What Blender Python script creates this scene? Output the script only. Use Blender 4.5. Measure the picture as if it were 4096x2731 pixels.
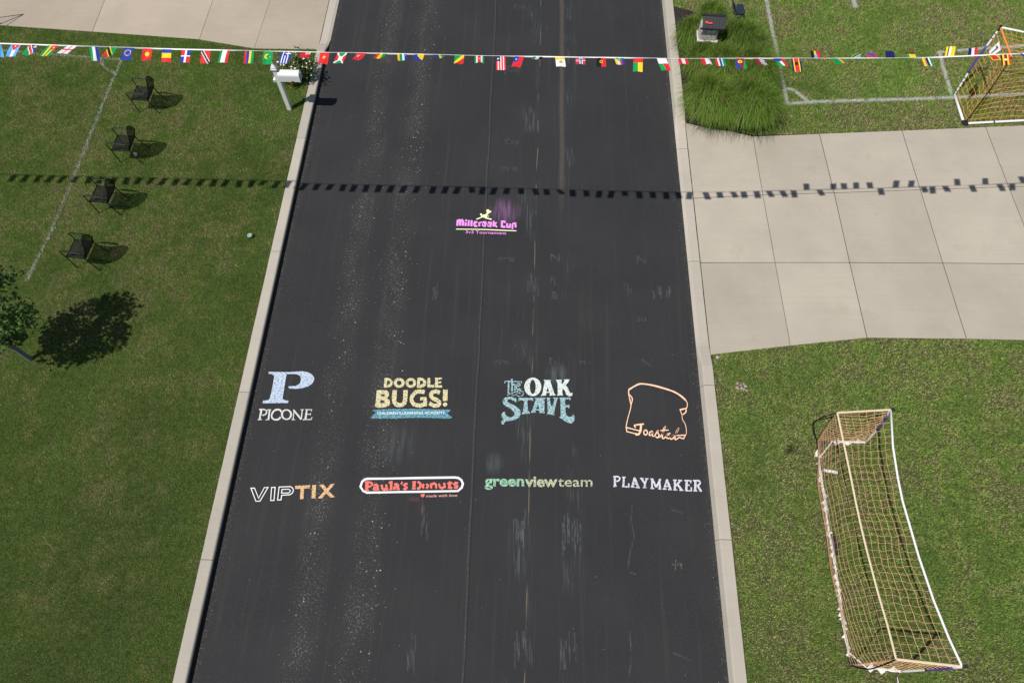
import bpy, math, random
import numpy as np
from mathutils import Vector, Matrix
from mathutils.geometry import tessellate_polygon
random.seed(7); RNG = np.random.default_rng(11)
R = math.radians
scene = bpy.context.scene
for o in list(bpy.data.objects): bpy.data.objects.remove(o, do_unlink=True)
C = scene.collection

# ------------------------------------------------------------------ camera, sky, sun, exposure
CAM_H, PITCH, YAW, FPX = 13.0, R(63.4), R(1.85), 4096 * 24 / 36
cam_d = bpy.data.cameras.new('camera'); cam = bpy.data.objects.new('camera', cam_d); C.objects.link(cam)
cam_d.sensor_fit = 'HORIZONTAL'; cam_d.sensor_width = 36; cam_d.lens = 24
cam_d.clip_start = 0.05; cam_d.clip_end = 2000
cam.location = (0, 0, CAM_H); cam.rotation_euler = (math.pi / 2 - PITCH, 0, YAW)
scene.camera = cam
SUNV = Vector((0.41, 0.335, -1.0))                    # direction the sunlight travels
world = bpy.data.worlds.new('World'); scene.world = world; world.use_nodes = True
wn = world.node_tree.nodes; wl = world.node_tree.links; wn.clear()
sky = wn.new('ShaderNodeTexSky'); sky.sky_type = 'NISHITA'; sky.sun_disc = False
sky.sun_elevation = math.atan2(1.0, math.hypot(SUNV.x, SUNV.y)); sky.sun_rotation = math.atan2(-SUNV.x, -SUNV.y)
bg = wn.new('ShaderNodeBackground'); bg.inputs[1].default_value = 0.065
wo = wn.new('ShaderNodeOutputWorld'); wl.new(sky.outputs[0], bg.inputs[0]); wl.new(bg.outputs[0], wo.inputs[0])
sun_d = bpy.data.lights.new('sun', 'SUN'); sun_d.energy = 4.3; sun_d.angle = R(0.53); sun_d.color = (1.0, 0.955, 0.89)
sun = bpy.data.objects.new('sun', sun_d); C.objects.link(sun); sun.location = (-8, -6, 30)
sun.rotation_euler = SUNV.to_track_quat('-Z', 'Y').to_euler()
vs = scene.view_settings; vs.view_transform = 'Standard'; vs.look = 'None'; vs.exposure = 0.0; vs.gamma = 1.0; vs.use_curve_mapping = False
scene.render.engine = 'CYCLES'; scene.cycles.transparent_max_bounces = 16

# survey helper: where a sighted point of the photograph lies on the level plane z
_h = Vector((-math.sin(YAW), math.cos(YAW), 0)); _r = Vector((math.cos(YAW), math.sin(YAW), 0))
_f = _h * math.cos(PITCH) - Vector((0, 0, math.sin(PITCH))); _u = _h * math.sin(PITCH) + Vector((0, 0, math.cos(PITCH)))
def G(px, py, z=0.0):
    d = _f + _r * ((px - 2048) / FPX) + _u * ((1365.5 - py) / FPX)
    return Vector((0, 0, CAM_H)) + d * ((z - CAM_H) / d.z)

# ------------------------------------------------------------------ materials
MATS = {}
def nodes_of(m):
    m.use_nodes = True
    return m.node_tree.nodes, m.node_tree.links
def mat(name, col, rough=0.7, var=0.12, scale=12.0, metal=0.0, bump=0.0, bscale=60.0, spec=0.5, trans=0.0):
    """plain painted / natural surface with a little mottling and grain"""
    if name in MATS: return MATS[name]
    m = bpy.data.materials.new(name); n, l = nodes_of(m); b = n['Principled BSDF']
    tc = n.new('ShaderNodeTexCoord'); nz = n.new('ShaderNodeTexNoise'); nz.inputs['Scale'].default_value = scale; nz.inputs['Detail'].default_value = 5
    l.new(tc.outputs['Object'], nz.inputs['Vector'])
    mx = n.new('ShaderNodeMix'); mx.data_type = 'RGBA'
    mx.inputs['A'].default_value = (*[c * (1 - var) for c in col], 1); mx.inputs['B'].default_value = (*[min(1, c * (1 + var)) for c in col], 1)
    l.new(nz.outputs['Fac'], mx.inputs['Factor']); l.new(mx.outputs['Result'], b.inputs['Base Color'])
    b.inputs['Roughness'].default_value = rough; b.inputs['Metallic'].default_value = metal; b.inputs['Specular IOR Level'].default_value = spec
    if bump:
        nb = n.new('ShaderNodeTexNoise'); nb.inputs['Scale'].default_value = bscale; nb.inputs['Detail'].default_value = 4
        l.new(tc.outputs['Object'], nb.inputs['Vector'])
        bp = n.new('ShaderNodeBump'); bp.inputs['Strength'].default_value = bump; bp.inputs['Distance'].default_value = 0.01
        l.new(nb.outputs['Fac'], bp.inputs['Height']); l.new(bp.outputs['Normal'], b.inputs['Normal'])
    MATS[name] = m
    return m
def attr_mat(name, rough=0.7, trans=0.0, spec=0.3):
    """colour carried by the geometry itself (printed cloth, leaves of different greens)"""
    m = bpy.data.materials.new(name); n, l = nodes_of(m); b = n['Principled BSDF']
    a = n.new('ShaderNodeAttribute'); a.attribute_name = 'tint'
    l.new(a.outputs['Color'], b.inputs['Base Color']); b.inputs['Roughness'].default_value = rough; b.inputs['Specular IOR Level'].default_value = spec
    if trans:
        t = n.new('ShaderNodeBsdfTranslucent'); l.new(a.outputs['Color'], t.inputs['Color'])
        ms = n.new('ShaderNodeMixShader'); ms.inputs[0].default_value = trans
        l.new(b.outputs[0], ms.inputs[1]); l.new(t.outputs[0], ms.inputs[2]); l.new(ms.outputs[0], n['Material Output'].inputs['Surface'])
    MATS[name] = m
    return m
def N(n, typ, **kw):
    x = n.new(typ)
    for k, v in kw.items():
        if k in x.inputs: x.inputs[k].default_value = v
        else: setattr(x, k, v)
    return x
def mathn(n, l, op, a, b=None, c=None, clamp=False):
    x = n.new('ShaderNodeMath'); x.operation = op; x.use_clamp = clamp
    for i, v in enumerate((a, b, c)):
        if v is None: continue
        if hasattr(v, 'is_output'): l.new(v, x.inputs[i])
        else: x.inputs[i].default_value = v
    return x.outputs[0]
def ramp(n, l, src, lo, hi, olo=0.0, ohi=1.0):
    x = n.new('ShaderNodeMapRange'); x.clamp = True; x.interpolation_type = 'SMOOTHSTEP'
    l.new(src, x.inputs['Value'])
    for k, v in (('From Min', lo), ('From Max', hi), ('To Min', olo), ('To Max', ohi)): x.inputs[k].default_value = v
    return x.outputs[0]
def mixc(n, l, fac, a, b):
    x = n.new('ShaderNodeMix'); x.data_type = 'RGBA'
    if hasattr(fac, 'is_output'): l.new(fac, x.inputs['Factor'])
    else: x.inputs['Factor'].default_value = fac
    for k, v in (('A', a), ('B', b)):
        if hasattr(v, 'is_output'): l.new(v, x.inputs[k])
        else: x.inputs[k].default_value = (*v, 1)
    return x.outputs['Result']
def noise(n, l, vec, scale, detail=3, rough=0.55):
    x = n.new('ShaderNodeTexNoise'); x.inputs['Scale'].default_value = scale; x.inputs['Detail'].default_value = detail; x.inputs['Roughness'].default_value = rough
    l.new(vec, x.inputs['Vector']); return x.outputs['Fac']
def stretch(n, l, vec, sc, off=(0, 0, 0)):
    x = n.new('ShaderNodeMapping'); x.inputs['Scale'].default_value = sc; x.inputs['Location'].default_value = off
    l.new(vec, x.inputs['Vector']); return x.outputs[0]

def asphalt_material():
    m = bpy.data.materials.new('asphalt'); n, l = nodes_of(m); b = n['Principled BSDF']
    P = n.new('ShaderNodeNewGeometry').outputs['Position']
    sx = n.new('ShaderNodeSeparateXYZ'); l.new(P, sx.inputs[0]); X, Y = sx.outputs[0], sx.outputs[1]
    big = noise(n, l, P, 0.6, 4); fine = noise(n, l, P, 190, 2, 0.7)
    str1 = noise(n, l, stretch(n, l, P, (7, 0.22, 1)), 1.0, 4); str2 = noise(n, l, stretch(n, l, P, (26, 0.5, 1), (3, 1, 0)), 1.0, 3)
    grit = noise(n, l, P, 75, 3, 0.75)
    c = mixc(n, l, ramp(n, l, fine, .3, .7), (.0130, .0136, .0150), (.0290, .0298, .0318))
    c = mixc(n, l, ramp(n, l, grit, .54, .74), c, (.072, .072, .075))
    c = mixc(n, l, ramp(n, l, big, .3, .72, 0, .4), c, (.038, .0382, .0395))
    c = mixc(n, l, ramp(n, l, str1, .54, .74, 0, .35), c, (.052, .049, .047))
    c = mixc(n, l, ramp(n, l, str2, .60, .78, 0, .22), c, (.080, .076, .073))
    wob = noise(n, l, stretch(n, l, P, (.01, .35, 1)), 1.0, 2)
    def band(x0, w, slope=0.0, wobble=0.0):
        d = mathn(n, l, 'SUBTRACT', X, x0)
        if slope: d = mathn(n, l, 'SUBTRACT', d, mathn(n, l, 'MULTIPLY', Y, slope))
        if wobble: d = mathn(n, l, 'ADD', d, mathn(n, l, 'MULTIPLY', mathn(n, l, 'SUBTRACT', wob, .5), wobble))
        return ramp(n, l, mathn(n, l, 'ABSOLUTE', d), 0.0, w, 1, 0)
    # scuffed wheel tracks: stripped stone tops
    chip = noise(n, l, P, 34, 4, .7); chip2 = noise(n, l, stretch(n, l, P, (1.6, .8, 1), (4, 7, 0)), 1.2, 3)
    trk = mathn(n, l, 'MAXIMUM', band(-3.72, .42, -.012, .5), band(-2.78, .42, -.008, .3))
    trk2 = mathn(n, l, 'MULTIPLY', trk, ramp(n, l, chip2, .38, .62, .25, 1))
    c = mixc(n, l, mathn(n, l, 'MULTIPLY', trk2, .09), c, (.090, .086, .080))
    c = mixc(n, l, mathn(n, l, 'MULTIPLY', trk2, ramp(n, l, chip, .57, .66)), c, (.27, .255, .23))
    # old chalk rubbed along the right half by tyres
    ch = noise(n, l, stretch(n, l, P, (34, 1.3, 1), (1, 2, 0)), 1.0, 4, .6); spot = noise(n, l, stretch(n, l, P, (1.0, .75, 1), (9, 4, 0)), 1.0, 2)
    res = mathn(n, l, 'MAXIMUM', band(.05, .34), mathn(n, l, 'MULTIPLY', band(1.05, .3), .9))
    res = mathn(n, l, 'MULTIPLY', res, mathn(n, l, 'MULTIPLY', ramp(n, l, ch, .47, .66), ramp(n, l, spot, .48, .64)))
    c = mixc(n, l, mathn(n, l, 'MULTIPLY', res, .40), c, (.15, .165, .172))
    # paving seam, sandy crack, muddy trail
    jag = noise(n, l, P, 22, 3)
    c = mixc(n, l, mathn(n, l, 'MULTIPLY', band(-.845, .035, -.010, .10), ramp(n, l, jag, .35, .6, .15, .6)), c, (.080, .079, .080))
    c = mixc(n, l, mathn(n, l, 'MULTIPLY', band(-.82, .022, -.010, .10), .8), c, (.012, .012, .013))
    brk = noise(n, l, stretch(n, l, P, (3, 1.6, 1), (5, 0, 0)), 1.0, 4)
    c = mixc(n, l, mathn(n, l, 'MULTIPLY', band(.21, .017, .003, .09), ramp(n, l, brk, .46, .64)), c, (.15, .12, .09))
    c = mixc(n, l, mathn(n, l, 'MULTIPLY', mathn(n, l, 'MULTIPLY', band(.85, .10, 0, .06), ramp(n, l, jag, .3, .7, .3, .9)), ramp(n, l, Y, 9.6, 11.2)), c, (.095, .078, .062))
    # sandy dust washed against the kerbs
    ed = mathn(n, l, 'MAXIMUM', band(-5.46, .16), band(3.70, .14))
    c = mixc(n, l, mathn(n, l, 'MULTIPLY', ed, ramp(n, l, jag, .45, .75, 0, .55)), c, (.13, .115, .085))
    l.new(c, b.inputs['Base Color']); b.inputs['Roughness'].default_value = .88; b.inputs['Specular IOR Level'].default_value = .35
    bp = N(n, 'ShaderNodeBump', Strength=.55, Distance=.008); l.new(grit, bp.inputs['Height']); l.new(bp.outputs[0], b.inputs['Normal'])
    return m
def concrete_material(name, col, grit=.5, seed=0.0):
    m = bpy.data.materials.new(name); n, l = nodes_of(m); b = n['Principled BSDF']
    P = stretch(n, l, n.new('ShaderNodeNewGeometry').outputs['Position'], (1, 1, 1), (seed, seed * 2, 0))
    a = noise(n, l, P, .7, 5); f = noise(n, l, P, 130, 2, .7); br = noise(n, l, stretch(n, l, P, (.5, 22, 1)), 1.0, 4); st = noise(n, l, P, 2.6, 6, .65)
    k = lambda s: tuple(x * s for x in col)
    c = mixc(n, l, ramp(n, l, a, .28, .72), k(.90), k(1.06))
    c = mixc(n, l, ramp(n, l, st, .52, .75, 0, .35), c, (col[0] * 1.12, col[1] * 1.14, col[2] * 1.2))
    c = mixc(n, l, ramp(n, l, st, .30, .46, .45, 0), c, (col[0] * .82, col[1] * .82, col[2] * .78))
    c = mixc(n, l, ramp(n, l, br, .35, .7, 0, .24), c, k(.80))
    sp = noise(n, l, P, 9, 6, .7); c = mixc(n, l, ramp(n, l, sp, .60, .72, 0, .35), c, k(1.16)); c = mixc(n, l, ramp(n, l, sp, .30, .38, .25, 0), c, k(.74))
    c = mixc(n, l, ramp(n, l, f, .25, .75, 0, grit), c, k(.80))
    oi = n.new('ShaderNodeObjectInfo')
    hs = n.new('ShaderNodeHueSaturation'); l.new(c, hs.inputs['Color']); l.new(ramp(n, l, oi.outputs['Random'], 0, 1, .93, 1.05), hs.inputs['Value'])
    l.new(hs.outputs[0], b.inputs['Base Color']); b.inputs['Roughness'].default_value = .85; b.inputs['Specular IOR Level'].default_value = .3
    bp = N(n, 'ShaderNodeBump', Strength=.25, Distance=.004); l.new(f, bp.inputs['Height']); l.new(bp.outputs[0], b.inputs['Normal'])
    return m
def soil_material(name, c1, c2, c3, scale):
    m = bpy.data.materials.new(name); n, l = nodes_of(m); b = n['Principled BSDF']
    P = n.new('ShaderNodeNewGeometry').outputs['Position']
    a = noise(n, l, P, scale, 5, .7); f = noise(n, l, P, scale * 6, 3, .7)
    c = mixc(n, l, ramp(n, l, a, .35, .65), c1, c2); c = mixc(n, l, ramp(n, l, f, .5, .72), c, c3)
    l.new(c, b.inputs['Base Color']); b.inputs['Roughness'].default_value = .95; b.inputs['Specular IOR Level'].default_value = .1
    bp = N(n, 'ShaderNodeBump', Strength=.8, Distance=.02); l.new(f, bp.inputs['Height']); l.new(bp.outputs[0], b.inputs['Normal'])
    return m
def chalk_material(name, col, cover=.62, streak=(22, 70, 1), rot=.5):
    """chalk rubbed on rough tarmac: covers the stone tops, leaves the pores bare"""
    m = bpy.data.materials.new(name); n, l = nodes_of(m); b = n['Principled BSDF']
    P = n.new('ShaderNodeNewGeometry').outputs['Position']
    mp = n.new('ShaderNodeMapping'); mp.inputs['Rotation'].default_value = (0, 0, rot); mp.inputs['Scale'].default_value = streak; l.new(P, mp.inputs['Vector'])
    s = noise(n, l, mp.outputs[0], 1.0, 3, .6); g = noise(n, l, P, 150, 2, .7)
    f = mathn(n, l, 'ADD', mathn(n, l, 'MULTIPLY', s, .6), mathn(n, l, 'MULTIPLY', g, .4))
    al = ramp(n, l, f, .50 - (cover - .4) * .5, .58 - (cover - .4) * .35, .10, 1.0)
    b.inputs['Base Color'].default_value = (*col, 1); b.inputs['Roughness'].default_value = .95; b.inputs['Specular IOR Level'].default_value = .1
    tr = n.new('ShaderNodeBsdfTransparent'); ms = n.new('ShaderNodeMixShader')
    l.new(al, ms.inputs[0]); l.new(tr.outputs[0], ms.inputs[1]); l.new(b.outputs[0], ms.inputs[2]); l.new(ms.outputs[0], n['Material Output'].inputs['Surface'])
    return m
def dust_material(name, col, amount, streaky=True):
    """thin blown chalk dust: fades out towards the rim of its patch (UV-free: uses generated coordinates)"""
    m = bpy.data.materials.new(name); n, l = nodes_of(m); b = n['Principled BSDF']
    P = n.new('ShaderNodeNewGeometry').outputs['Position']; Gn = n.new('ShaderNodeTexCoord').outputs['Generated']
    sx = n.new('ShaderNodeSeparateXYZ'); l.new(Gn, sx.inputs[0])
    ex = mathn(n, l, 'MULTIPLY', mathn(n, l, 'SUBTRACT', sx.outputs[0], .5), 2.0); ey = mathn(n, l, 'MULTIPLY', mathn(n, l, 'SUBTRACT', sx.outputs[1], .5), 2.0)
    rr = mathn(n, l, 'SQRT', mathn(n, l, 'ADD', mathn(n, l, 'MULTIPLY', ex, ex), mathn(n, l, 'MULTIPLY', ey, ey)))
    s = noise(n, l, stretch(n, l, P, (11, 1.2, 1) if streaky else (5, 5, 1)), 1.0, 4); g = noise(n, l, P, 150, 2, .7)
    al = mathn(n, l, 'MULTIPLY', ramp(n, l, rr, .1, 1.0, amount, 0), mathn(n, l, 'MULTIPLY', ramp(n, l, s, .30, .72), ramp(n, l, g, .3, .7, .45, 1)))
    b.inputs['Base Color'].default_value = (*col, 1); b.inputs['Roughness'].default_value = .95; b.inputs['Specular IOR Level'].default_value = .1
    tr = n.new('ShaderNodeBsdfTransparent'); ms = n.new('ShaderNodeMixShader')
    l.new(al, ms.inputs[0]); l.new(tr.outputs[0], ms.inputs[1]); l.new(b.outputs[0], ms.inputs[2]); l.new(ms.outputs[0], n['Material Output'].inputs['Surface'])
    return m

# ------------------------------------------------------------------ mesh helpers
def tag(o, label=None, cat=None, group=None, kind=None):
    for k, v in (('label', label), ('category', cat), ('group', group), ('kind', kind)):
        if v: o[k] = v
    return o
def empty(name, loc=(0, 0, 0), rz=0.0):
    o = bpy.data.objects.new(name, None); C.objects.link(o); o.location = loc; o.rotation_euler = (0, 0, rz); o.empty_display_size = .1
    return o
class MB:
    def __init__(s): s.v = []; s.f = []; s.c = []
    def add(s, vs, fs, col=None):
        k = len(s.v); s.v += [tuple(p) for p in vs]; s.f += [tuple(i + k for i in f) for f in fs]
        if col is not None: s.c += [col] * len(fs)
        return s
    def box(s, c, d, rot=None, taper=1.0, col=None):
        x, y, z = d[0] / 2, d[1] / 2, d[2] / 2; t = taper
        p = [(-x, -y, -z), (x, -y, -z), (x, y, -z), (-x, y, -z), (-x * t, -y * t, z), (x * t, -y * t, z), (x * t, y * t, z), (-x * t, y * t, z)]
        if rot is not None: p = [rot @ Vector(q) for q in p]
        return s.add([(q[0] + c[0], q[1] + c[1], q[2] + c[2]) for q in p], [(3, 2, 1, 0), (4, 5, 6, 7), (0, 1, 5, 4), (1, 2, 6, 5), (2, 3, 7, 6), (3, 0, 4, 7)], col)
    def tube(s, pts, r, n=6, cap=True, col=None):
        pts = [Vector(p) for p in pts]; m = len(pts); rs = r if isinstance(r, (list, tuple)) else [r] * m
        vs = []; a = None
        for i, p in enumerate(pts):
            t = (pts[min(i + 1, m - 1)] - pts[max(i - 1, 0)])
            t = t.normalized() if t.length > 1e-9 else Vector((0, 0, 1))
            if a is None: a = t.orthogonal().normalized()
            else:
                a = a - t * a.dot(t); a = a.normalized() if a.length > 1e-6 else t.orthogonal().normalized()
            b = t.cross(a)
            vs += [p + (a * math.cos(2 * math.pi * k / n) + b * math.sin(2 * math.pi * k / n)) * rs[i] for k in range(n)]
        fs = [(i * n + k, i * n + (k + 1) % n, (i + 1) * n + (k + 1) % n, (i + 1) * n + k) for i in range(m - 1) for k in range(n)]
        if cap: fs += [tuple(reversed(range(n))), tuple((m - 1) * n + k for k in range(n))]
        return s.add(vs, fs, col)
    def lathe(s, c, prof, n=20, col=None, ax=None):
        vs = [(c[0] + r * math.cos(2 * math.pi * k / n), c[1] + r * math.sin(2 * math.pi * k / n), c[2] + z) for r, z in prof for k in range(n)]
        fs = [(i * n + k, i * n + (k + 1) % n, (i + 1) * n + (k + 1) % n, (i + 1) * n + k) for i in range(len(prof) - 1) for k in range(n)]
        if prof[0][0] > 1e-5: fs.append(tuple(reversed(range(n))))
        if prof[-1][0] > 1e-5: fs.append(tuple((len(prof) - 1) * n + k for k in range(n)))
        return s.add(vs, fs, col)
    def sheet(s, rows, col=None, close=False):
        nr, nc = len(rows), len(rows[0]); vs = [p for r in rows for p in r]
        return s.add(vs, [(i * nc + j, i * nc + j + 1, (i + 1) * nc + j + 1, (i + 1) * nc + j) for i in range(nr - 1) for j in range(nc - 1)], col)
    def prism(s, poly, z0, z1, col=None):
        n = len(poly); vs = [(p[0], p[1], z0) for p in poly] + [(p[0], p[1], z1) for p in poly]
        fs = [tuple(reversed(range(n))), tuple(range(n, 2 * n))] + [(i, (i + 1) % n, n + (i + 1) % n, n + i) for i in range(n)]
        return s.add(vs, fs, col)
    def mesh(s, name, smooth=False):
        me = bpy.data.meshes.new(name); me.from_pydata(s.v, [], s.f)
        if s.c and len(s.c) == len(s.f):
            a = me.attributes.new('tint', 'FLOAT_COLOR', 'FACE'); a.data.foreach_set('color', np.array([(*c, 1.0) for c in s.c], dtype=np.float32).ravel())
        if smooth: me.polygons.foreach_set('use_smooth', [True] * len(me.polygons))
        me.update(); return me
    def build(s, name, m, parent=None, smooth=False, bevel=0.0):
        o = bpy.data.objects.new(name, s.mesh(name, smooth)); C.objects.link(o)
        if m is not None: o.data.materials.append(m if not isinstance(m, str) else MATS[m])
        if parent is not None: o.parent = parent
        if bevel:
            bv = o.modifiers.new('bevel', 'BEVEL'); bv.width = bevel; bv.segments = 2; bv.limit_method = 'ANGLE'
        return o
def copy_tree(o, parent=None):
    c = o.copy(); C.objects.link(c); c.parent = parent
    for ch in o.children: copy_tree(ch, c)
    return c
def arc3(pts, n=8):
    """smooth (Catmull-Rom) path through points"""
    p = [Vector(q) for q in pts]; p = [p[0] * 2 - p[1]] + p + [p[-1] * 2 - p[-2]]; out = []
    for i in range(1, len(p) - 2):
        for k in range(n):
            t = k / n; a, b, c, d = p[i - 1], p[i], p[i + 1], p[i + 2]
            out.append(.5 * ((2 * b) + (c - a) * t + (2 * a - 5 * b + 4 * c - d) * t * t + (3 * b - a - 3 * c + d) * t ** 3))
    out.append(p[-2]); return out
def ribbon2(pts, w, closed=False):
    """flat stroke of width w along a 2-D path; returns verts, quads"""
    p = [Vector((q[0], q[1])) for q in pts]; n = len(p); ws = w if isinstance(w, (list, tuple)) else [w] * n
    vs = []
    for i in range(n):
        if closed: a, b = p[(i - 1) % n], p[(i + 1) % n]
        else: a, b = p[max(i - 1, 0)], p[min(i + 1, n - 1)]
        d0 = (p[i] - a).normalized() if (p[i] - a).length > 1e-9 else (b - p[i]).normalized()
        d1 = (b - p[i]).normalized() if (b - p[i]).length > 1e-9 else d0
        t = d0 + d1; t = t.normalized() if t.length > .2 else d1
        nn = Vector((-t.y, t.x)); k = 1.0 / max(.55, nn.dot(Vector((-d1.y, d1.x))))
        vs += [p[i] + nn * ws[i] * .5 * k, p[i] - nn * ws[i] * .5 * k]
    fs = [(2 * i, 2 * i + 1, (2 * i + 3) % (2 * n), (2 * i + 2) % (2 * n)) for i in range(n if closed else n - 1)]
    return vs, fs
def inside(pts, poly):
    x, y = pts[:, 0], pts[:, 1]; r = np.zeros(len(pts), bool); n = len(poly)
    for i in range(n):
        x0, y0 = poly[i][0], poly[i][1]; x1, y1 = poly[(i + 1) % n][0], poly[(i + 1) % n][1]
        k = ((y0 > y) != (y1 > y)); t = (y - y0) / ((y1 - y0) if abs(y1 - y0) > 1e-12 else 1e-12)
        r ^= k & (x < x0 + t * (x1 - x0))
    return r
def near_path(pts, path, w):
    d = np.full(len(pts), 1e9)
    for a, b in zip(path[:-1], path[1:]):
        a = np.array([a[0], a[1]]); b = np.array([b[0], b[1]]); ab = b - a
        t = np.clip(((pts - a) @ ab) / max(ab @ ab, 1e-9), 0, 1); d = np.minimum(d, np.hypot(*(pts - (a + t[:, None] * ab)).T))
    return d < w
def vnoise(p, scale, seed):
    """value noise on numpy points, 0..1"""
    r = np.random.default_rng(seed); T = r.random((256, 256)); q = p * scale + 1000.0
    i = np.floor(q).astype(int); f = q - i; f = f * f * (3 - 2 * f)
    a = T[i[:, 0] % 256, i[:, 1] % 256]; b = T[(i[:, 0] + 1) % 256, i[:, 1] % 256]; c = T[i[:, 0] % 256, (i[:, 1] + 1) % 256]; d = T[(i[:, 0] + 1) % 256, (i[:, 1] + 1) % 256]
    return (a * (1 - f[:, 0]) + b * f[:, 0]) * (1 - f[:, 1]) + (c * (1 - f[:, 0]) + d * f[:, 0]) * f[:, 1]
# ------------------------------------------------------------------ the setting
LZ = .10                                                # lawn level; the road surface is z = 0
XL, XR = -5.457, 3.695                                   # edges of the asphalt
M_ASPHALT = asphalt_material()
M_CONC = concrete_material('driveway concrete', (.435, .388, .318), .42)
M_CONC2 = concrete_material('warm driveway concrete', (.432, .368, .288), .42, 9.0)
M_KERB = concrete_material('kerb concrete', (.465, .425, .358), .60, 4.0)
M_LAWNSOIL = soil_material('lawn thatch', (.035, .050, .014), (.065, .075, .026), (.150, .125, .062), 9)
M_FACE_BLACK = mat('kerb face black', (.012, .013, .013), .8, .3, 20)
M_DIRT = soil_material('joint dirt', (.045, .036, .026), (.09, .068, .043), (.025, .021, .016), 14)
M_MULCH = soil_material('dark mulch', (.022, .018, .016), (.050, .042, .036), (.085, .070, .058), 22)
M_FAR = soil_material('ground soil', (.040, .050, .016), (.065, .068, .026), (.03, .04, .012), 3)

gm = MB(); gm.add([(-600, -600, -.12), (600, -600, -.12), (600, 600, -.12), (-600, 600, -.12)], [(0, 1, 2, 3)])
tag(gm.build('ground', M_FAR), 'flat ground lying under the road and the lawns', kind='structure')
rows = []
for j in range(61):
    y = -14 + j; rows.append([(XL - .03 + (XR - XL + .06) * i / 12, y, -.012 * abs(i / 6 - 1) ** 2 * .5) for i in range(13)])
road = MB().sheet(rows).build('road', M_ASPHALT); tag(road, 'dark asphalt street running up between the two lawns', kind='structure')

# kerbs: cast sections with real joints, dropped where the driveways meet the road
def kerb(name, side, joints, drops, label):
    root = empty(name, (0, 0, 0)); tag(root, label, kind='structure')
    def top(y):
        t = .13
        for a, b in drops:
            if a < y < b: t = .13 - .10 * min(1, (y - a) / .45, (b - y) / .45)
        return t
    for y0, y1 in zip(joints[:-1], joints[1:]):
        ys = [y0 + .005] + [y for y in np.arange(math.ceil(y0 * 4) / 4 + .02, y1 - .1, .25)] + [y1 - .005]
        prof = []
        for y in ys:
            zt = top(y); s = side; e = (XL if side < 0 else XR)
            wv = .004 * math.sin(y * 3.1) + .003 * math.sin(y * 7.7 + 1)
            prof.append([(e, y, -.15), (e, y, 0), (e + s * .045 * (zt / .13), y, zt - .022), (e + s * .055, y, zt - .008), (e + s * .072, y, zt), (e + s * (.265 + wv * .4), y, zt), (e + s * (.270 + wv * .4), y, zt - .008), (e + s * .270, y, -.15)])
        k = MB(); n = 8
        vs = [p for r in prof for p in r]
        fs = [(i * n + j, i * n + (j + 1) % n, (i + 1) * n + (j + 1) % n, (i + 1) * n + j) for i in range(len(prof) - 1) for j in range(n)]
        fs += [tuple(range(n)), tuple(reversed(range((len(prof) - 1) * n, len(prof) * n)))]
        if side > 0: fs = [tuple(reversed(f)) for f in fs]
        k.add(vs, fs).build('kerb_section', M_KERB, root)
        if side < 0:                                         # black strip over the lower gutter face, left kerb only
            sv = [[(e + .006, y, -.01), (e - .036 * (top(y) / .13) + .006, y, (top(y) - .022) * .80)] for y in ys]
            MB().sheet(sv).build('face_strip', M_FACE_BLACK, root)
        MB().box((e + side * .16, y1, top(y1) / 2 - .045), (.20, .012, top(y1) + .075)).build('kerb_joint', M_DIRT, root)
LJ = [-8.2, -4.85, -1.52, 1.833, 5.118, 8.541, 11.9, 15.3, 18.6, 21.9, 25.2]
RJ = [-6.8, -3.7, -.60, 2.494, 5.574, 8.646, 11.951, 15.34, 18.6, 21.9, 25.2]
DY0 = G(2847, 1423, .05).y; DY1 = G(2738, 482, .05).y; LDY = G(1278, 206, .05).y
kerb('kerb_left', -1, LJ, [(LDY - .05, 60)], 'pale concrete kerb along the left edge of the road')
kerb('kerb_right', 1, RJ, [(DY0 - .25, DY1 + .25)], 'pale concrete kerb along the right edge of the road, lowered at the driveway')

KX0, KX1 = XL - .272, XR + .272
# driveways: slabs cast between control joints
def slabs(root, grid, gap=.008, thick=.10, m=None):
    for i in range(len(grid) - 1):
        for j in range(len(grid[0]) - 1):
            q = [grid[i][j], grid[i][j + 1], grid[i + 1][j + 1], grid[i + 1][j]]
            c = sum(q, Vector()) / 4; p = []
            for a in q:
                d = a - c; d.z = 0; p.append(a - d.normalized() * gap * 1.4)
            area = sum(p[k].x * p[(k + 1) % 4].y - p[(k + 1) % 4].x * p[k].y for k in range(4))
            if area < 0: p = p[::-1]
            b = [v - Vector((0, 0, thick)) for v in p]
            MB().add(p + b, [(0, 1, 2, 3), (7, 6, 5, 4)] + [(k + 4, (k + 1) % 4 + 4, (k + 1) % 4, k) for k in range(4)]).build('slab', m or M_CONC, root, bevel=.006)
zs = [.036, .085, .118, .122, .122, .122]
pix = [[(2742, 482), (3012, 545), (3278, 535), (3608, 522), (3943, 508), (4400, 488)],
       [(2772, 793), (3052, 780), (3337, 771), (3682, 759), (4035, 747), (4480, 735)],
       [(2801, 1050), (3101, 1050), (3399, 1050), (3772, 1052), (4158, 1055), (4640, 1058)],
       [(2849, 1423), (3162, 1383), (3469, 1351), (3867, 1355), (4310, 1365), (4800, 1375)]]
grid = [[G(*p, zs[j]) for j, p in enumerate(r)] for r in pix]
for r in grid: r[0].x = KX1 + .006
DRV_R = [grid[0][j] for j in range(6)] + [grid[3][j] for j in range(5, -1, -1)]
dr = empty('driveway_right'); tag(dr, 'pale concrete driveway of twelve and more slabs right of the road', kind='structure')
MB().prism([(p.x, p.y) for p in DRV_R], .0, .026).build('joint_bed', M_DIRT, dr)
MB().prism([(p.x, p.y) for p in [grid[0][j] for j in range(2, 6)] + [grid[3][j] for j in range(5, 1, -1)]], .0261, .104).build('joint_bed', M_DIRT, dr)
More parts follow.
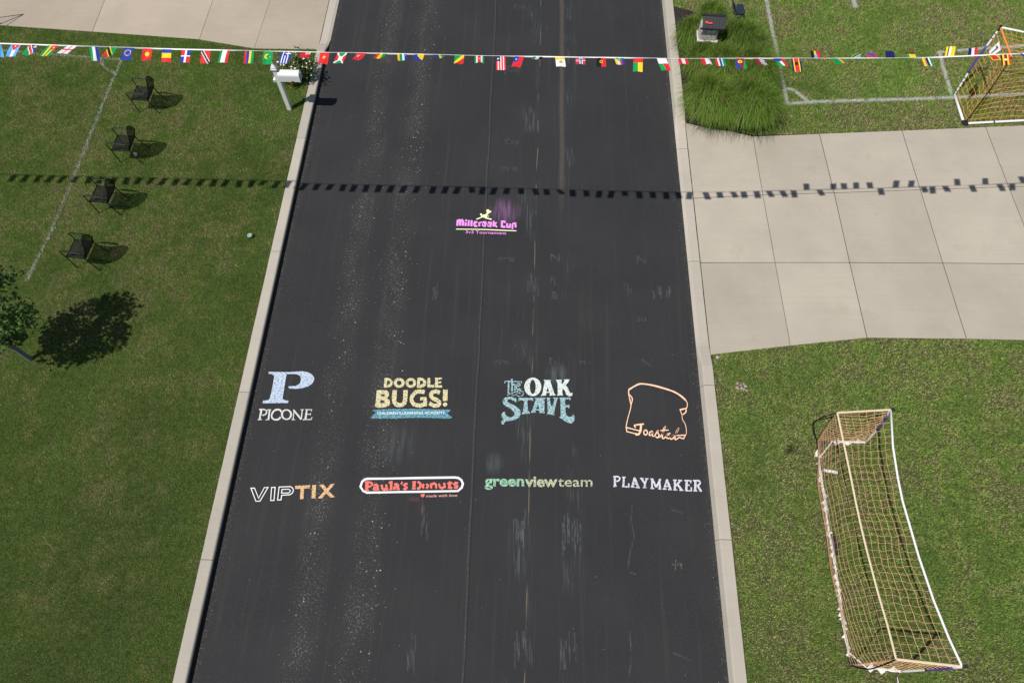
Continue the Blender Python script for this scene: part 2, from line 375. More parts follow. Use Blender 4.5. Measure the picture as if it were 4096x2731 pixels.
slabs(dr, grid)
cols = [((1279, 207), (1326, 0)), ((1016, 197), (1081, 0)), ((797, 159), (852, 0)), ((369, 128), (419, 0)), ((-70, 98), (-10, 0)), ((-520, 70), (-440, -30))]
zl = [.036, .085, .118, .122, .122, .122]; near = [G(*a, zl[i]) for i, (a, b) in enumerate(cols)]; far = []
for i, (a, b) in enumerate(cols):
    d = G(*b, zl[i]) - near[i]; far.append(near[i] + d * (11.0 / d.length))
near[0].x = far[0].x = KX0 - .006
DRV_L = near + far[::-1]
dl = empty('driveway_left'); tag(dl, 'pale concrete driveway at the upper left beyond the lawn', kind='structure')
MB().prism([(p.x, p.y) for p in near + far[::-1]][::-1], .0, .026).build('joint_bed', M_DIRT, dl)
MB().prism([(p.x, p.y) for p in near[2:] + far[:1:-1]][::-1], .0261, .104).build('joint_bed', M_DIRT, dl)
slabs(dl, [near, far], .011, m=M_CONC2)

# lawns: sheets round the driveways (the grass itself grows on them further down)
def lawn(nm, polys, lb):
    m = MB()
    for q in polys:
        k = len(q); m.add([(x, y, LZ) for x, y in q], [tuple(range(k))])
    tag(m.build(nm, M_LAWNSOIL), lb, kind='structure')
nr_ = [(p.x, p.y) for p in grid[3]]; fr_ = [(p.x, p.y) for p in grid[0]]; nl_ = [(p.x, p.y) for p in near]
def strip(edge, y): return [[(a[0], a[1]), (a[0], y), (b[0], y), (b[0], b[1])] for a, b in zip(edge[:-1], edge[1:])]
lawn('lawn_right', strip([(KX1, nr_[0][1])] + nr_ + [(80, nr_[-1][1])], -40) + [q[::-1] for q in strip([(KX1, fr_[0][1])] + fr_ + [(80, fr_[-1][1])], 80)], 'yellowish mown lawn right of the road')
lawn('lawn_left', [q[::-1] for q in strip([(KX0, nl_[0][1])] + nl_ + [(-80, nl_[-1][1])], -40)], 'green mown lawn left of the road')

# planting bed round the stone-look mailbox
BED = [G(*p, LZ) for p in [(2690, 28), (2745, 40), (2800, 58), (2870, 70), (2950, 110), (3010, 180), (3050, 260), (3085, 350), (3088, 440), (3070, 530), (2960, 528), (2850, 512), (2745, 486), (2735, 440), (2710, 230)]]
for p in BED: p.x = max(p.x, KX1 + .004)
MB().prism([(p.x, p.y) for p in BED][::-1], LZ - .05, LZ + .006).build('mulch_bed', M_MULCH)
tag(bpy.data.objects['mulch_bed'], 'bed of dark mulch between the right kerb and the lawn', kind='structure')

# ---- pitch lines (sprayed on the grass) as paths
def gp(*pts): return [(lambda v: (v.x, v.y))(G(x, y, LZ + .03)) for x, y in pts]
LINES = [
 ('white sprayed corner of a small pitch on the left lawn', .042, [gp((-300, 168), (0, 200), (200, 217), (370, 228), (485, 237)), gp((485, 237), (420, 390), (330, 615), (260, 790), (185, 960), (105, 1118)), [(v.x, v.y) for v in arc3([(*q, 0) for q in gp((404, 231), (408, 255), (428, 275), (458, 292))], 5)]]),
 ('white sprayed touchline, corner arc and goal line on the right lawn', .055, [gp((3030, -120), (3067, 0), (3085, 100), (3112, 230), (3134, 340), (3151, 414)), gp((3151, 414), (3300, 405), (3500, 399), (3790, 391), (4096, 375), (4400, 358)), [(v.x, v.y) for v in arc3([(*q, 0) for q in gp((3141, 352), (3176, 362), (3212, 388), (3236, 408))], 5)]]),
 ('white sprayed goal area box beside the orange-netted goal at the top right', .05, [gp((3757, 208), (3900, 196), (4096, 182), (4400, 160)), gp((3757, 208), (3780, 290), (3807, 374))]),
 ('short thick white sprayed bar at the top right of the lawn', .085, [gp((3414, -60), (3416, 0), (3422, 29))]),
]

# ---- grass: blades one by one, tinted in patches
def field(x0, x1, y0, y1, dens):
    n = int((x1 - x0) * (y1 - y0) * dens); return np.column_stack([RNG.uniform(x0, x1, n), RNG.uniform(y0, y1, n)])
P = np.vstack([field(-16.6, KX0 - .012, -1.6, 18.6, 6200), field(KX1 + .012, 15.6, -1.6, 18.6, 6200)])
# keep what lies within the surveyed wedge (a margin of about 1.5 m all round)
wl_, wr_ = -9.9 - .375 * np.clip(P[:, 1], 0, 99), 10.0 + .36 * np.clip(P[:, 1], 0, 99)
keep = (P[:, 0] > wl_) & (P[:, 0] < wr_)
ek = np.where(P[:, 0] > 0, P[:, 0] - KX1, KX0 - P[:, 0]); keep &= ek > .001 + .045 * vnoise(P, 5.0, 31) * vnoise(P, 1.1, 32)
keep &= ~inside(P, [(p.x, p.y) for p in DRV_R]) & ~inside(P, [(p.x, p.y) for p in DRV_L]) & ~inside(P, [(p.x, p.y) for p in BED])
P = P[keep]
right = P[:, 0] > 0
tanp = .34 * vnoise(P, 1.3, 1) + .36 * vnoise(P, 3.4, 2) + .30 * vnoise(P, 8.5, 3)         # dry patches
lush = .6 * vnoise(P, .55, 4) + .4 * vnoise(P, 1.7, 5)
edge = np.exp(-np.abs(P[:, 0] - np.where(right, KX1, KX0)) / .11)                            # scorched beside the kerb
chairs = np.exp(-(((P[:, 0] + 10.6) / 2.6) ** 2 + ((P[:, 1] - 9.8) / 4.2) ** 2))               # trodden about the chairs
tan_k = tanp + .10 * right + .15 * chairs + .28 * edge * vnoise(P, 2.2, 6) - .10 * (lush - .5) - .10 * np.clip((4.5 - P[:, 1]) / 5, 0, 1) * (~right)
u = RNG.random(len(P)); bare = (tan_k > .655) & (u < .35)
P, right, tanp, lush, tan_k, edge = [a[~bare] for a in (P, right, tanp, lush, tan_k, edge)]; n = len(P); u = RNG.random(n); w = RNG.random(n)
dead = u < np.clip((tan_k - .515) * 2.0, .03, .62)
gd = np.array([.042, .120, .010]); gl = np.array([.150, .300, .034]); gy = np.array([.300, .360, .080]); dry = np.array([.44, .36, .19]); dry2 = np.array([.30, .27, .11])
t = np.clip(.5 * w + .75 * (lush - .25), 0, 1)[:, None]
col = gd * (1 - t) + gl * t
yel = np.clip((tan_k - .44) * 2.2 + .34 * right + .17, 0, .85)[:, None] * RNG.random(n)[:, None]
col = col * (1 - yel) + gy * yel
w2 = RNG.random(n)[:, None]; col = np.where(dead[:, None], dry * w2 + dry2 * (1 - w2), col)
clump = .45 * vnoise(P, 14, 21) + .55 * vnoise(P, 31, 22)
col *= (RNG.uniform(.70, 1.25, n) * np.where(right, 2.05, 1.50) * (.74 + .52 * clump))[:, None]  # right lawn's extra brightness from sun and view angle is painted into its blades
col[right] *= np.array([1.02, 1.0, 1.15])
white = np.zeros(n, int) - 1
for k, (lb, wd, paths) in enumerate(LINES):
    for path in paths: white[near_path(P, path, wd * RNG.uniform(.55, 1.15, n)) & (RNG.random(n) < (.55 if k == 0 else .80))] = k
def blades(P, col, h0=.030, h1=.062, wd=.0062):
    n = len(P); a = RNG.uniform(0, 2 * math.pi, n); tilt = np.abs(RNG.normal(.55, .35, n)); L = RNG.uniform(h0, h1, n)
    b = a + RNG.normal(math.pi / 2, .5, n); ww = wd * RNG.uniform(.6, 1.3, n) * .5
    V = np.empty((n, 3, 3), np.float32); dx, dy = np.cos(b) * ww, np.sin(b) * ww; z0 = np.full(n, LZ - .004)
    V[:, 0] = np.column_stack([P[:, 0] - dx, P[:, 1] - dy, z0]); V[:, 1] = np.column_stack([P[:, 0] + dx, P[:, 1] + dy, z0])
    s = np.sin(tilt) * L; V[:, 2] = np.column_stack([P[:, 0] + np.cos(a) * s, P[:, 1] + np.sin(a) * s, LZ + np.cos(tilt) * L])
    return V.reshape(-1, 3), col
def tri_mesh(name, V, col, m):
    n = len(V) // 3; me = bpy.data.meshes.new(name); me.vertices.add(3 * n); me.vertices.foreach_set('co', V.astype(np.float32).ravel())
    me.loops.add(3 * n); me.loops.foreach_set('vertex_index', np.arange(3 * n, dtype=np.int32)); me.polygons.add(n)
    me.polygons.foreach_set('loop_start', np.arange(0, 3 * n, 3, dtype=np.int32)); me.polygons.foreach_set('loop_total', np.full(n, 3, np.int32))
    a = me.attributes.new('tint', 'FLOAT_COLOR', 'FACE'); c4 = np.ones((n, 4), np.float32); c4[:, :3] = col; a.data.foreach_set('color', c4.ravel())
    me.update(calc_edges=True); me.materials.append(m); o = bpy.data.objects.new(name, me); C.objects.link(o); return o
M_GRASS = attr_mat('grass blades', .75, .30, .25)
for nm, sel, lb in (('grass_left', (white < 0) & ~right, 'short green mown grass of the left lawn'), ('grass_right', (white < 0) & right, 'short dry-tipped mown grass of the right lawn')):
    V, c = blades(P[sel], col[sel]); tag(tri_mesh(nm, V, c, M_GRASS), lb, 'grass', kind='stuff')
for k, (lb, wd, paths) in enumerate(LINES):
    sel = white == k; Q = []
    for path in paths:                                     # paint thickens the line: extra coated blades
        f_ = [Vector((*q, 0)) for q in path]
        for a_, b_ in zip(f_[:-1], f_[1:]):
            m_ = int((b_ - a_).length * wd * 2 * (900 if k == 0 else 9000)); t_ = RNG.random((m_, 1)); off = RNG.normal(0, wd * .42, (m_, 1)); d_ = (b_ - a_).normalized()
            Q.append(np.array([a_.x, a_.y]) + t_ * np.array([b_.x - a_.x, b_.y - a_.y]) + off * np.array([-d_.y, d_.x]))
    Q = np.vstack(Q); Q = Q[(Q[:, 0] > np.interp(Q[:, 1], [0, 20], [-9.9, -17.4])) & (Q[:, 0] < 16) & (Q[:, 1] < 19)]
    if k > 0: Q = Q[vnoise(Q, 9, 41) > .18]
    PQ = np.vstack([P[sel], Q]); wc = np.array([.78, .78, .74]) * RNG.uniform(.75, 1.12, len(PQ))[:, None]
    V, c = blades(PQ, wc, .036, .066, .0085); tag(tri_mesh('pitch_line', V, c, M_GRASS), lb, 'pitch line', 'sprayed pitch lines', kind='stuff')
# ------------------------------------------------------------------ chalk drawings on the road
CH = {k: chalk_material('chalk ' + k, c, cv) for k, c, cv in (
    ('pale blue', (.56, .67, .82), .58), ('white', (.86, .86, .86), .86), ('grey white', (.66, .65, .63), .72), ('butter', (.80, .72, .42), .56), ('turquoise', (.18, .46, .58), .50),
    ('mint', (.72, .82, .76), .60), ('aqua', (.42, .66, .70), .52), ('peach', (.95, .60, .40), .84), ('orange', (.80, .50, .27), .60), ('red', (.82, .20, .17), .70), ('pink', (.88, .44, .42), .78),
    ('green', (.38, .68, .46), .54), ('lime', (.60, .66, .44), .54), ('lilac', (.66, .66, .74), .62), ('magenta', (.82, .30, .80), .86), ('lemon', (.84, .88, .50), .92))}
class Draw:
    """one drawing surveyed from the photograph: local coordinates run right and down, then lie flat on the road"""
    def __init__(s, label, x0, y0, k, cat='chalk drawing'):
        s.x0, s.y0, s.k = x0, y0, k; s.lay = 0
        s.root = empty('chalk_drawing'); tag(s.root, label, cat, 'chalk drawings on the road')
        s.org = None; s.cur = None
    def w(s, p, z=None):
        v = G(s.x0 + p[0] * s.k, s.y0 + p[1] * s.k, 0.0); v.z = .0045 + s.lay * .00012
        return v
    def part(s, name, colour): s.flush(); s.cur = (name, colour, MB()); return s
    def flush(s):
        if s.cur and s.cur[2].v:
            mb = s.cur[2]
            o = mb.build(s.cur[0], CH[s.cur[1]], None)
            if s.org is None:
                c = sum((Vector(v) for v in mb.v), Vector()) / len(mb.v); s.org = Vector((c.x, c.y, 0)); s.root.location = s.org
            o.data.transform(Matrix.Translation(-s.org)); o.parent = s.root
        s.cur = None
    def poly(s, pts, holes=(), rough=1.6):
        def jit(q):
            out = []
            for a, b in zip(q, list(q[1:]) + [q[0]]):
                L = math.hypot(b[0] - a[0], b[1] - a[1]); m = max(1, int(L / 22))
                for i in range(m): out.append((a[0] + (b[0] - a[0]) * i / m + random.uniform(-rough, rough), a[1] + (b[1] - a[1]) * i / m + random.uniform(-rough, rough)))
            return out
        loops = [jit(list(pts))] + [jit(list(h)) for h in holes]
        flat = [p for l in loops for p in l]
        tris = tessellate_polygon([[Vector((p[0], p[1], 0)) for p in l] for l in loops])
        vs = [s.w(p) for p in flat]; fs = []
        for t in tris:
            a, b, c = (vs[i] for i in t); cr = (b - a).cross(c - a).z
            fs.append(t if cr > 0 else t[::-1])
        s.cur[2].add(vs, fs); s.lay = s.lay + 1; return s
    def line(s, pts, wd, closed=False, smooth=False):
        if smooth and len(pts) > 2: pts = [(v.x, v.y) for v in arc3([(*p, 0) for p in pts], 4)]
        elif len(pts) == 2:
            (a, b), (c, d) = pts; m = max(2, int(math.hypot(c - a, d - b) / 30)); pts = [(a + (c - a) * i / m, b + (d - b) * i / m) for i in range(m + 1)]
        ws = [wd * random.uniform(.86, 1.12) for _ in pts]
        vs, fs = ribbon2(pts, ws, closed)
        s.cur[2].add([s.w(p) for p in vs], [f[::-1] for f in fs]); s.lay = s.lay + 1; return s
    def disc(s, c, rx, ry=None, n=18, hole=None):
        ry = ry or rx; E = lambda a, b: [(c[0] + a * math.cos(2 * math.pi * i / n), c[1] + b * math.sin(2 * math.pi * i / n)) for i in range(n)]
        return s.poly(E(rx, ry), [E(*hole)] if hole else [])
    def text(s, body, a, b, height, bold=0.0, slant=0.0):
        """lettering set between two baseline points; height = cap height"""
        cu = bpy.data.curves.new('lettering', 'FONT'); cu.body = body; cu.size = 1.0; cu.offset = bold; cu.resolution_u = 3; cu.shear = slant
        ob = bpy.data.objects.new('lettering', cu); C.objects.link(ob)
        dg = bpy.context.evaluated_depsgraph_get(); me = bpy.data.meshes.new_from_object(ob.evaluated_get(dg))
        xs = [v.co.x for v in me.vertices]; x0, x1 = min(xs), max(xs); cap = .72
        def mp(v):
            t = (v.co.x - x0) / (x1 - x0); h = v.co.y / cap * height
            return s.w((a[0] + (b[0] - a[0]) * t, a[1] + (b[1] - a[1]) * t - h))
        iv = sorted((min(me.vertices[i].co.x for i in p.vertices), max(me.vertices[i].co.x for i in p.vertices)) for p in me.polygons); gaps = []; hi = iv[0][1]
        for lo_, hi_ in iv:
            if lo_ > hi: gaps.append((lo_ - hi, (lo_ + hi) / 2))
            hi = max(hi, hi_)
        cuts = sorted(g for _, g in sorted(gaps)[::-1][:body.count(' ')]); name, colour = s.cur[0], s.cur[1]   # each word its own part
        for k in range(len(cuts) + 1):
            if k: s.flush(); s.cur = (name, colour, MB())
            lo_ = cuts[k - 1] if k else -1e9; hi_ = cuts[k] if k < len(cuts) else 1e9
            fs = [tuple(p.vertices) for p in me.polygons if lo_ < me.vertices[p.vertices[0]].co.x < hi_]; ix = {i: j for j, i in enumerate(sorted({i for f in fs for i in f}))}
            s.cur[2].add([mp(me.vertices[i]) for i in sorted(ix)], [tuple(ix[i] for i in f) for f in fs])
        bpy.data.objects.remove(ob, do_unlink=True); bpy.data.curves.remove(cu); bpy.data.meshes.remove(me); s.lay = s.lay + 1
        return s
    def dust(s, x0, y0, x1, y1, col, amount, skew=0.0):
        s.flush(); pts = [s.w(p) for p in ((x0, y1), (x1, y1), (x1 + skew, y0), (x0 + skew, y0))]
        for p in pts: p.z = .0022
        o = MB().add(pts, [(0, 1, 2, 3)]).build('chalk_dust', dust_material('dust', col, amount)); o.data.transform(Matrix.Translation(-s.org)); o.parent = s.root
        return s
    def done(s): s.flush(); return s.root

d = Draw('big pale blue serif letter P above six grey white capitals, nearest the left kerb', 1020, 1470, 250 / 1704)
d.part('letter', 'pale blue').poly([(375,115),(850,122),(1000,122),(1120,108),(1300,102),(1440,125),(1550,185),(1615,270),(1610,350),(1560,440),(1450,515),(1280,562),(1120,578),(940,572),(908,535),(915,510),(1000,505),(1100,500),(1190,460),(1240,400),(1255,310),(1235,240),(1180,195),(1090,180),(980,175),(870,175),(835,330),(800,560),(765,760),(755,840),(790,880),(850,897),(915,897),(905,965),(205,972),(225,897),(320,893),(390,860),(420,800),(440,700),(470,560),(500,400),(525,240),(500,205),(450,180),(375,172)])
d.part('lettering', 'grey white')
d.line([(178,1160),(125,1412)], 52).line([(70,1420),(195,1418)], 22).line([(115,1146),(230,1138),(305,1170),(318,1230),(275,1280),(205,1300)], 36, smooth=True)
d.line([(402,1160),(368,1412)], 46).line([(330,1150),(447,1150)], 22).line([(290,1422),(392,1418)], 22)
d.line([(712,1215),(690,1158),(600,1146),(520,1180),(462,1270),(458,1345),(505,1405),(590,1420),(660,1395),(700,1345)], 46, smooth=True)
d.disc((862,1280), 152, 148, hole=(100, 112))
d.line([(1068,1150),(1040,1418)], 26).line([(1050,1150),(1262,1412)], 46).line([(1292,1150),(1262,1412)], 30).line([(1000,1420),(1097,1420)], 20).line([(1240,1146),(1332,1146)], 20)
d.line([(1415,1158),(1375,1410)], 46).line([(1368,1146),(1556,1146)], 22).line([(1552,1142),(1538,1196)], 18).line([(1405,1276),(1512,1270)], 20).line([(1522,1240),(1505,1302)], 18).line([(1305,1420),(1540,1412)], 24).line([(1560,1350),(1535,1415)], 20)
d.done()

d = Draw('butter yellow two-line lettering with an exclamation mark over a turquoise ribbon', 1480, 1500, 340 / 2352)
d.part('lettering', 'butter')
for dx, p in ((0, [(400,85),(500,75),(590,120),(640,200),(620,270),(560,325),(480,345),(380,350),(395,220)]), (0, [(1310,80),(1430,70),(1520,120),(1562,200),(1545,280),(1480,335),(1400,352),(1300,350),(1305,210)])):
    h = [(p[0][0] + 72, 150), (p[0][0] + 135, 155), (p[0][0] + 165, 200), (p[0][0] + 150, 245), (p[0][0] + 65, 278)]
    d.poly(p, [h], 4)
d.disc((808,215), 155, 135, hole=(70, 62)); d.disc((1132,215), 148, 135, hole=(70, 62))
d.line([(1630,80),(1625,330)], 80).line([(1600,305),(1775,305)], 72)
d.line([(1845,75),(1838,345)], 85).line([(1830,102),(1990,95)], 55).line([(1840,205),(1970,202)], 52).line([(1830,318),(1995,315)], 58)
d.poly([(190,420),(460,415),(530,490),(525,570),(470,640),(540,690),(560,760),(530,840),(420,890),(200,900),(135,860),(160,740),(175,560)], [[(320,520),(395,525),(420,550),(390,590),(310,595)], [(290,700),(370,695),(415,735),(360,780),(285,780)]], 5)
d.line([(690,412),(668,690),(715,795),(820,832),(925,795),(972,690),(985,412)], 122, smooth=True)
d.line([(1515,475),(1400,455),(1280,470),(1185,560),(1148,660),(1190,780),(1290,832),(1400,840),(1520,805)], 108, smooth=True).line([(1525,860),(1530,655)], 100).line([(1390,655),(1560,650)], 95)
d.line([(1935,490),(1830,452),(1730,480),(1685,560),(1745,645),(1850,690),(1922,765),(1880,832),(1770,842),(1640,780)], 108, smooth=True)
d.line([(2087,405),(2080,715)], 128); d.disc((2080,812), 62, 56)
d.part('ribbon', 'turquoise').poly([(70,965),(700,935),(1300,935),(2250,960),(2130,1055),(2285,1185),(2100,1205),(1700,1185),(1200,1180),(700,1200),(40,1200),(30,1160),(170,1040)], rough=3)
d.part('small_lettering', 'white').text("CHILDREN'S LEARNING ACADEMY", (205,1092), (2070,1074), 72, .004)
d.dust(250, 1120, 1300, 2700, (.45, .50, .50), .10)
d.done()

d = Draw('mint green old-fashioned lettering in two lines with a curled flourish under the small first word', 1990, 1490, 320 / 2281)
d.part('small_lettering', 'aqua')
d.line([(215,248),(690,258)], 30).line([(216,246),(206,302)], 22).line([(690,255),(684,304)], 22).line([(322,270),(310,580)], 46).line([(288,597),(358,575)], 22).line([(412,190),(414,548)], 48).line([(380,212),(432,184)], 26)
d.line([(440,362),(478,330),(502,370),(490,515)], 40, smooth=True).line([(545,402),(640,362),(625,315),(572,322),(546,402),(552,470),(592,478),(645,445)], 30, smooth=True)
d.line([(275,645),(450,572),(682,475)], 22, smooth=True).line([(570,530),(545,608),(440,665),(412,635),(440,612)], 20, smooth=True).line([(545,640),(600,675),(700,660),(742,585),(685,525),(620,555),(615,598),(662,585)], 20, smooth=True)
d.part('upper_lettering', 'mint')
d.disc((1005,408), 243, 265, 26, hole=(84, 205))
d.poly([(1310,210),(1535,210),(1500,240),(1530,320),(1620,600),(1660,650),(1470,655),(1500,610),(1480,575),(1400,580),(1380,600),(1400,650),(1230,665),(1280,600),(1330,320),(1350,250)], [[(1430,420),(1475,540),(1390,545)]])
d.poly([(1665,205),(1830,205),(1820,260),(1835,340),(1915,240),(1890,200),(2065,190),(2020,270),(1940,370),(2000,420),(2040,520),(2070,590),(2120,570),(2145,610),(2110,670),(2020,670),(1960,630),(1930,540),(1890,470),(1850,480),(1850,600),(1880,650),(1695,655),(1720,600),(1710,300)])
d.part('lower_lettering', 'aqua')
d.poly([(535,720),(540,850),(450,800),(370,755),(290,770),(270,810),(330,860),(470,930),(580,1000),(650,1080),(660,1180),(620,1270),(500,1340),(350,1380),(240,1385),(190,1430),(180,1480),(130,1470),(100,1420),(130,1370),(165,1330),(115,1260),(115,1190),(160,1130),(220,1115),(215,1170),(250,1230),(330,1275),(420,1270),(480,1220),(485,1150),(430,1080),(320,1000),(220,950),(160,880),(150,800),(190,730),(280,690),(400,690),(490,735)])
d.poly([(600,720),(1010,720),(1020,810),(950,785),(870,790),(850,820),(870,1080),(930,1165),(680,1185),(725,1120),(750,900),(750,830),(720,790),(650,790),(590,815)])
d.poly([(1045,715),(1400,715),(1340,760),(1335,1100),(1350,1155),(1180,1145),(1205,1110),(1195,1080),(1090,1080),(1080,1110),(1100,1145),(945,1140),(1000,1060),(1060,850),(1090,760)], [[(1165,920),(1190,1040),(1090,1050)]])
d.poly([(1410,715),(1525,715),(1490,755),(1510,870),(1545,980),(1600,860),(1620,760),(1575,715),(1730,712),(1690,800),(1640,1000),(1615,1170),(1630,1225),(1520,1195),(1420,1180),(1430,1100),(1420,850)])
d.poly([(1765,710),(2075,710),(2080,790),(2020,755),(1950,760),(1930,800),(1930,920),(1990,930),(2050,910),(2045,1020),(1990,985),(1940,990),(1940,1150),(1990,1240),(2080,1265),(2140,1240),(2145,1180),(2190,1240),(2195,1340),(2150,1430),(2080,1450),(1980,1420),(1860,1340),(1755,1270),(1800,1240),(1800,1000),(1790,800)])
d.dust(1300, -350, 2100, 420, (.6, .66, .68), .18)
d.done()

d = Draw('peach outline of a slice of bread with handwriting along its bottom, nearest the right kerb', 2490, 1520, 280 / 1689)
d.part('outline', 'peach')
d.line([(150,232),(300,142),(440,90),(700,120),(950,185),(1200,265),(1330,330),(1430,400),(1520,482)], 38, smooth=True).line([(1520,480),(1562,560),(1552,660),(1530,702)], 20, smooth=True).line([(1540,682),(1380,716)], 34).line([(1385,718),(1435,836)], 18).line([(1450,832),(1520,780),(1536,718)], 30, smooth=True)
d.line([(1435,840),(1447,950),(1510,1060),(1540,1200),(1535,1312)], 15, smooth=True).line([(150,230),(148,320),(175,460),(202,600)], 25, smooth=True).line([(170,350),(236,450),(205,600)], 23, smooth=True).line([(205,600),(190,700),(120,950),(85,1130)], 20, smooth=True)
d.line([(85,1130),(105,1242),(315,1292)], 24).line([(85,1140),(405,1222)], 28).line([(1280,1440),(1370,1380),(1470,1415),(1520,1318)], 26).line([(1305,1335),(1525,1325)], 26)
d.part('lettering', 'peach')
d.line([(515,1058),(400,1068),(290,1090),(288,1112),(318,1146)], 32).line([(445,1075),(436,1200),(402,1290),(345,1312),(312,1290)], 50, smooth=True).disc((555,1262), 58, 74, hole=(30, 44))
d.line([(715,1225),(655,1262),(648,1330),(700,1312),(728,1238),(720,1340),(770,1352)], 28, smooth=True).line([(770,1352),(850,1218),(850,1272),(882,1330),(842,1388),(798,1362)], 28, smooth=True)
d.line([(850,1390),(940,1330),(1030,1130),(982,1200),(958,1380),(990,1412)], 32, smooth=True).line([(908,1216),(1112,1205)], 22).line([(990,1412),(1060,1350),(1142,1290),(1092,1300),(1058,1380),(1110,1412)], 32, smooth=True)
d.line([(1110,1412),(1232,1330),(1160,1380),(1170,1422),(1240,1380),(1352,1168),(1300,1250),(1264,1400),(1280,1442)], 30, smooth=True)
d.done()

d = Draw('lettering of three hollow white letters and three filled orange letters in the left lane', 990, 1910, 370 / 2352)
d.part('hollow_lettering', 'white')
d.line([(90,265),(180,262),(285,520),(430,250),(525,245),(320,592),(215,597)], 22, closed=True).line([(615,245),(705,243),(675,575),(590,578)], 22, closed=True)
d.line([(805,235),(1090,224),(1148,258),(1172,322),(1140,390),(1080,430),(870,445),(855,560),(765,565)], 22, closed=True).line([(880,296),(1055,290),(1098,330),(1050,384),(866,390)], 20, closed=True)
d.part('filled_lettering', 'orange')
d.poly([(1215,205),(1595,188),(1590,265),(1440,275),(1425,540),(1335,540),(1350,280),(1212,282)]).poly([(1650,185),(1748,182),(1728,525),(1630,525)]).poly([(1820,180),(1935,168),(2020,280),(2120,160),(2222,150),(2065,340),(2222,490),(2110,505),(2005,395),(1895,522),(1792,520),(1960,330)])
d.done()

d = Draw('red slab lettering inside a white rounded frame with a small red heart below', 1420, 1890, 450 / 2352)
d.part('frame', 'white').line([(260,126),(700,121),(1300,110),(2080,98),(2160,108),(2225,155),(2256,230),(2232,310),(2150,382),(1400,395),(800,405),(250,415),(170,380),(115,290),(150,185),(200,142)], 42, closed=True)
d.part('lettering', 'red')
d.line([(255,200),(245,362)], 66).line([(205,366),(292,366)], 26).line([(208,198),(320,200),(360,245),(310,288),(260,288)], 42, smooth=True)
d.line([(385,268),(440,246),(476,272),(476,352)], 46).line([(476,300),(402,312),(392,345),(440,356),(507,350)], 36)
d.line([(558,248),(570,330),(612,354),(655,330)], 46).line([(656,245),(660,345),(690,350)], 48)
d.line([(708,208),(760,198),(755,345)], 50).line([(712,352),(787,350)], 24)
d.line([(820,252),(870,236),(902,260),(896,340),(937,346)], 48).line([(890,290),(822,302),(815,340),(862,340)], 36)
d.line([(988,185),(968,246)], 34).line([(1102,236),(1050,230),(1022,260),(1085,310),(1060,345),(1008,336)], 42)
d.line([(1242,180),(1230,335)], 66).line([(1195,196),(1277,180)], 24).line([(1188,338),(1277,336)], 22).line([(1310,182),(1372,240),(1352,310),(1300,336)], 50, smooth=True)
d.line([(1440,235),(1418,285),(1440,328)], 44, smooth=True).line([(1495,232),(1527,280),(1492,328)], 46, smooth=True)
d.line([(1595,222),(1590,328)], 52).line([(1602,240),(1660,220),(1696,250),(1696,332)], 48).line([(1758,228),(1775,300),(1820,326),(1862,300)], 46).line([(1866,212),(1876,322)], 52)
d.line([(1987,182),(1970,310),(2032,322)], 52).line([(1928,226),(2042,215)], 34).line([(2157,216),(2100,210),(2076,240),(2140,282),(2130,316),(2068,310)], 44)
d.part('heart', 'red').poly([(1415,456),(1390,440),(1370,460),(1380,490),(1415,520),(1450,490),(1460,455),(1440,432)])
d.part('small_lettering', 'pink').text('made with love', (1485,512), (2140,498), 58, 0, .2)
d.dust(1060, 470, 1420, 620, (.6, .2, .18), .22).dust(1370, 480, 1440, 1000, (.6, .2, .18), .25)
d.done()

d = Draw('lower-case lettering fading from mint green to pale lime in the right lane', 1920, 1880, 470 / 2352)
d.part('first_word', 'green').text('green', (92,312), (884,316), 215, .030)
d.part('second_word', 'lime').text('view', (900,324), (1550,326), 215, .030)
d.part('third_word', 'lime').text('team', (1562,326), (2250,326), 205, .006)
d.dust(60, -420, 520, 150, (.4, .5, .46), .20)
d.done()

d = Draw('white slab-serif capitals slanting down towards the right kerb', 2430, 1880, 400 / 2352)
d.part('lettering', 'lilac')
for a in ([(170,145),(175,370)], 50), ([(135,376),(217,372)], 30), ([(385,165),(370,385)], 47), ([(342,165),(422,165)], 28), ([(342,382),(512,392)], 32), ([(497,310),(502,392)], 34), ([(635,175),(580,388)], 44), ([(635,175),(722,402)], 47), ([(600,322),(690,327)], 27), ([(548,391),(637,394)], 30), ([(663,401),(757,410)], 30), \
    ([(800,200),(875,310)], 44), ([(925,205),(880,310)], 40), ([(880,300),(875,402)], 47), ([(763,190),(847,193)], 28), ([(883,200),(962,201)], 28), ([(833,408),(917,411)], 28), ([(1045,205),(1045,422)], 44), ([(1050,205),(1146,402)], 47), ([(1236,215),(1146,402)], 44), ([(1220,220),(1232,432)], 47), ([(1008,204),(1062,206)], 28), ([(1215,214),(1258,216)], 28), ([(1010,426),(1097,430)], 28), ([(1188,436),(1264,441)], 28), \
    ([(1395,218),(1335,432)], 44), ([(1395,218),(1482,452)], 47), ([(1355,376),(1450,381)], 27), ([(1298,441),(1392,446)], 30), ([(1423,451),(1510,457)], 30), ([(1585,235),(1580,457)], 50), ([(1722,240),(1590,382)], 40), ([(1640,330),(1742,462)], 47), ([(1538,232),(1627,236)], 28), ([(1658,236),(1757,241)], 28), ([(1548,461),(1642,466)], 28), ([(1688,469),(1782,473)], 28), \
    ([(1860,240),(1850,477)], 54), ([(1803,241),(1972,247)], 34), ([(1954,240),(1958,307)], 30), ([(1850,350),(1932,352)], 32), ([(1818,479),(1987,484)], 32), ([(1966,400),(1972,482)], 32), ([(2065,245),(2060,482)], 52), ([(2110,355),(2192,482)], 47), ([(2018,486),(2107,487)], 28), ([(2160,490),(2217,491)], 28):
    d.line(*a)
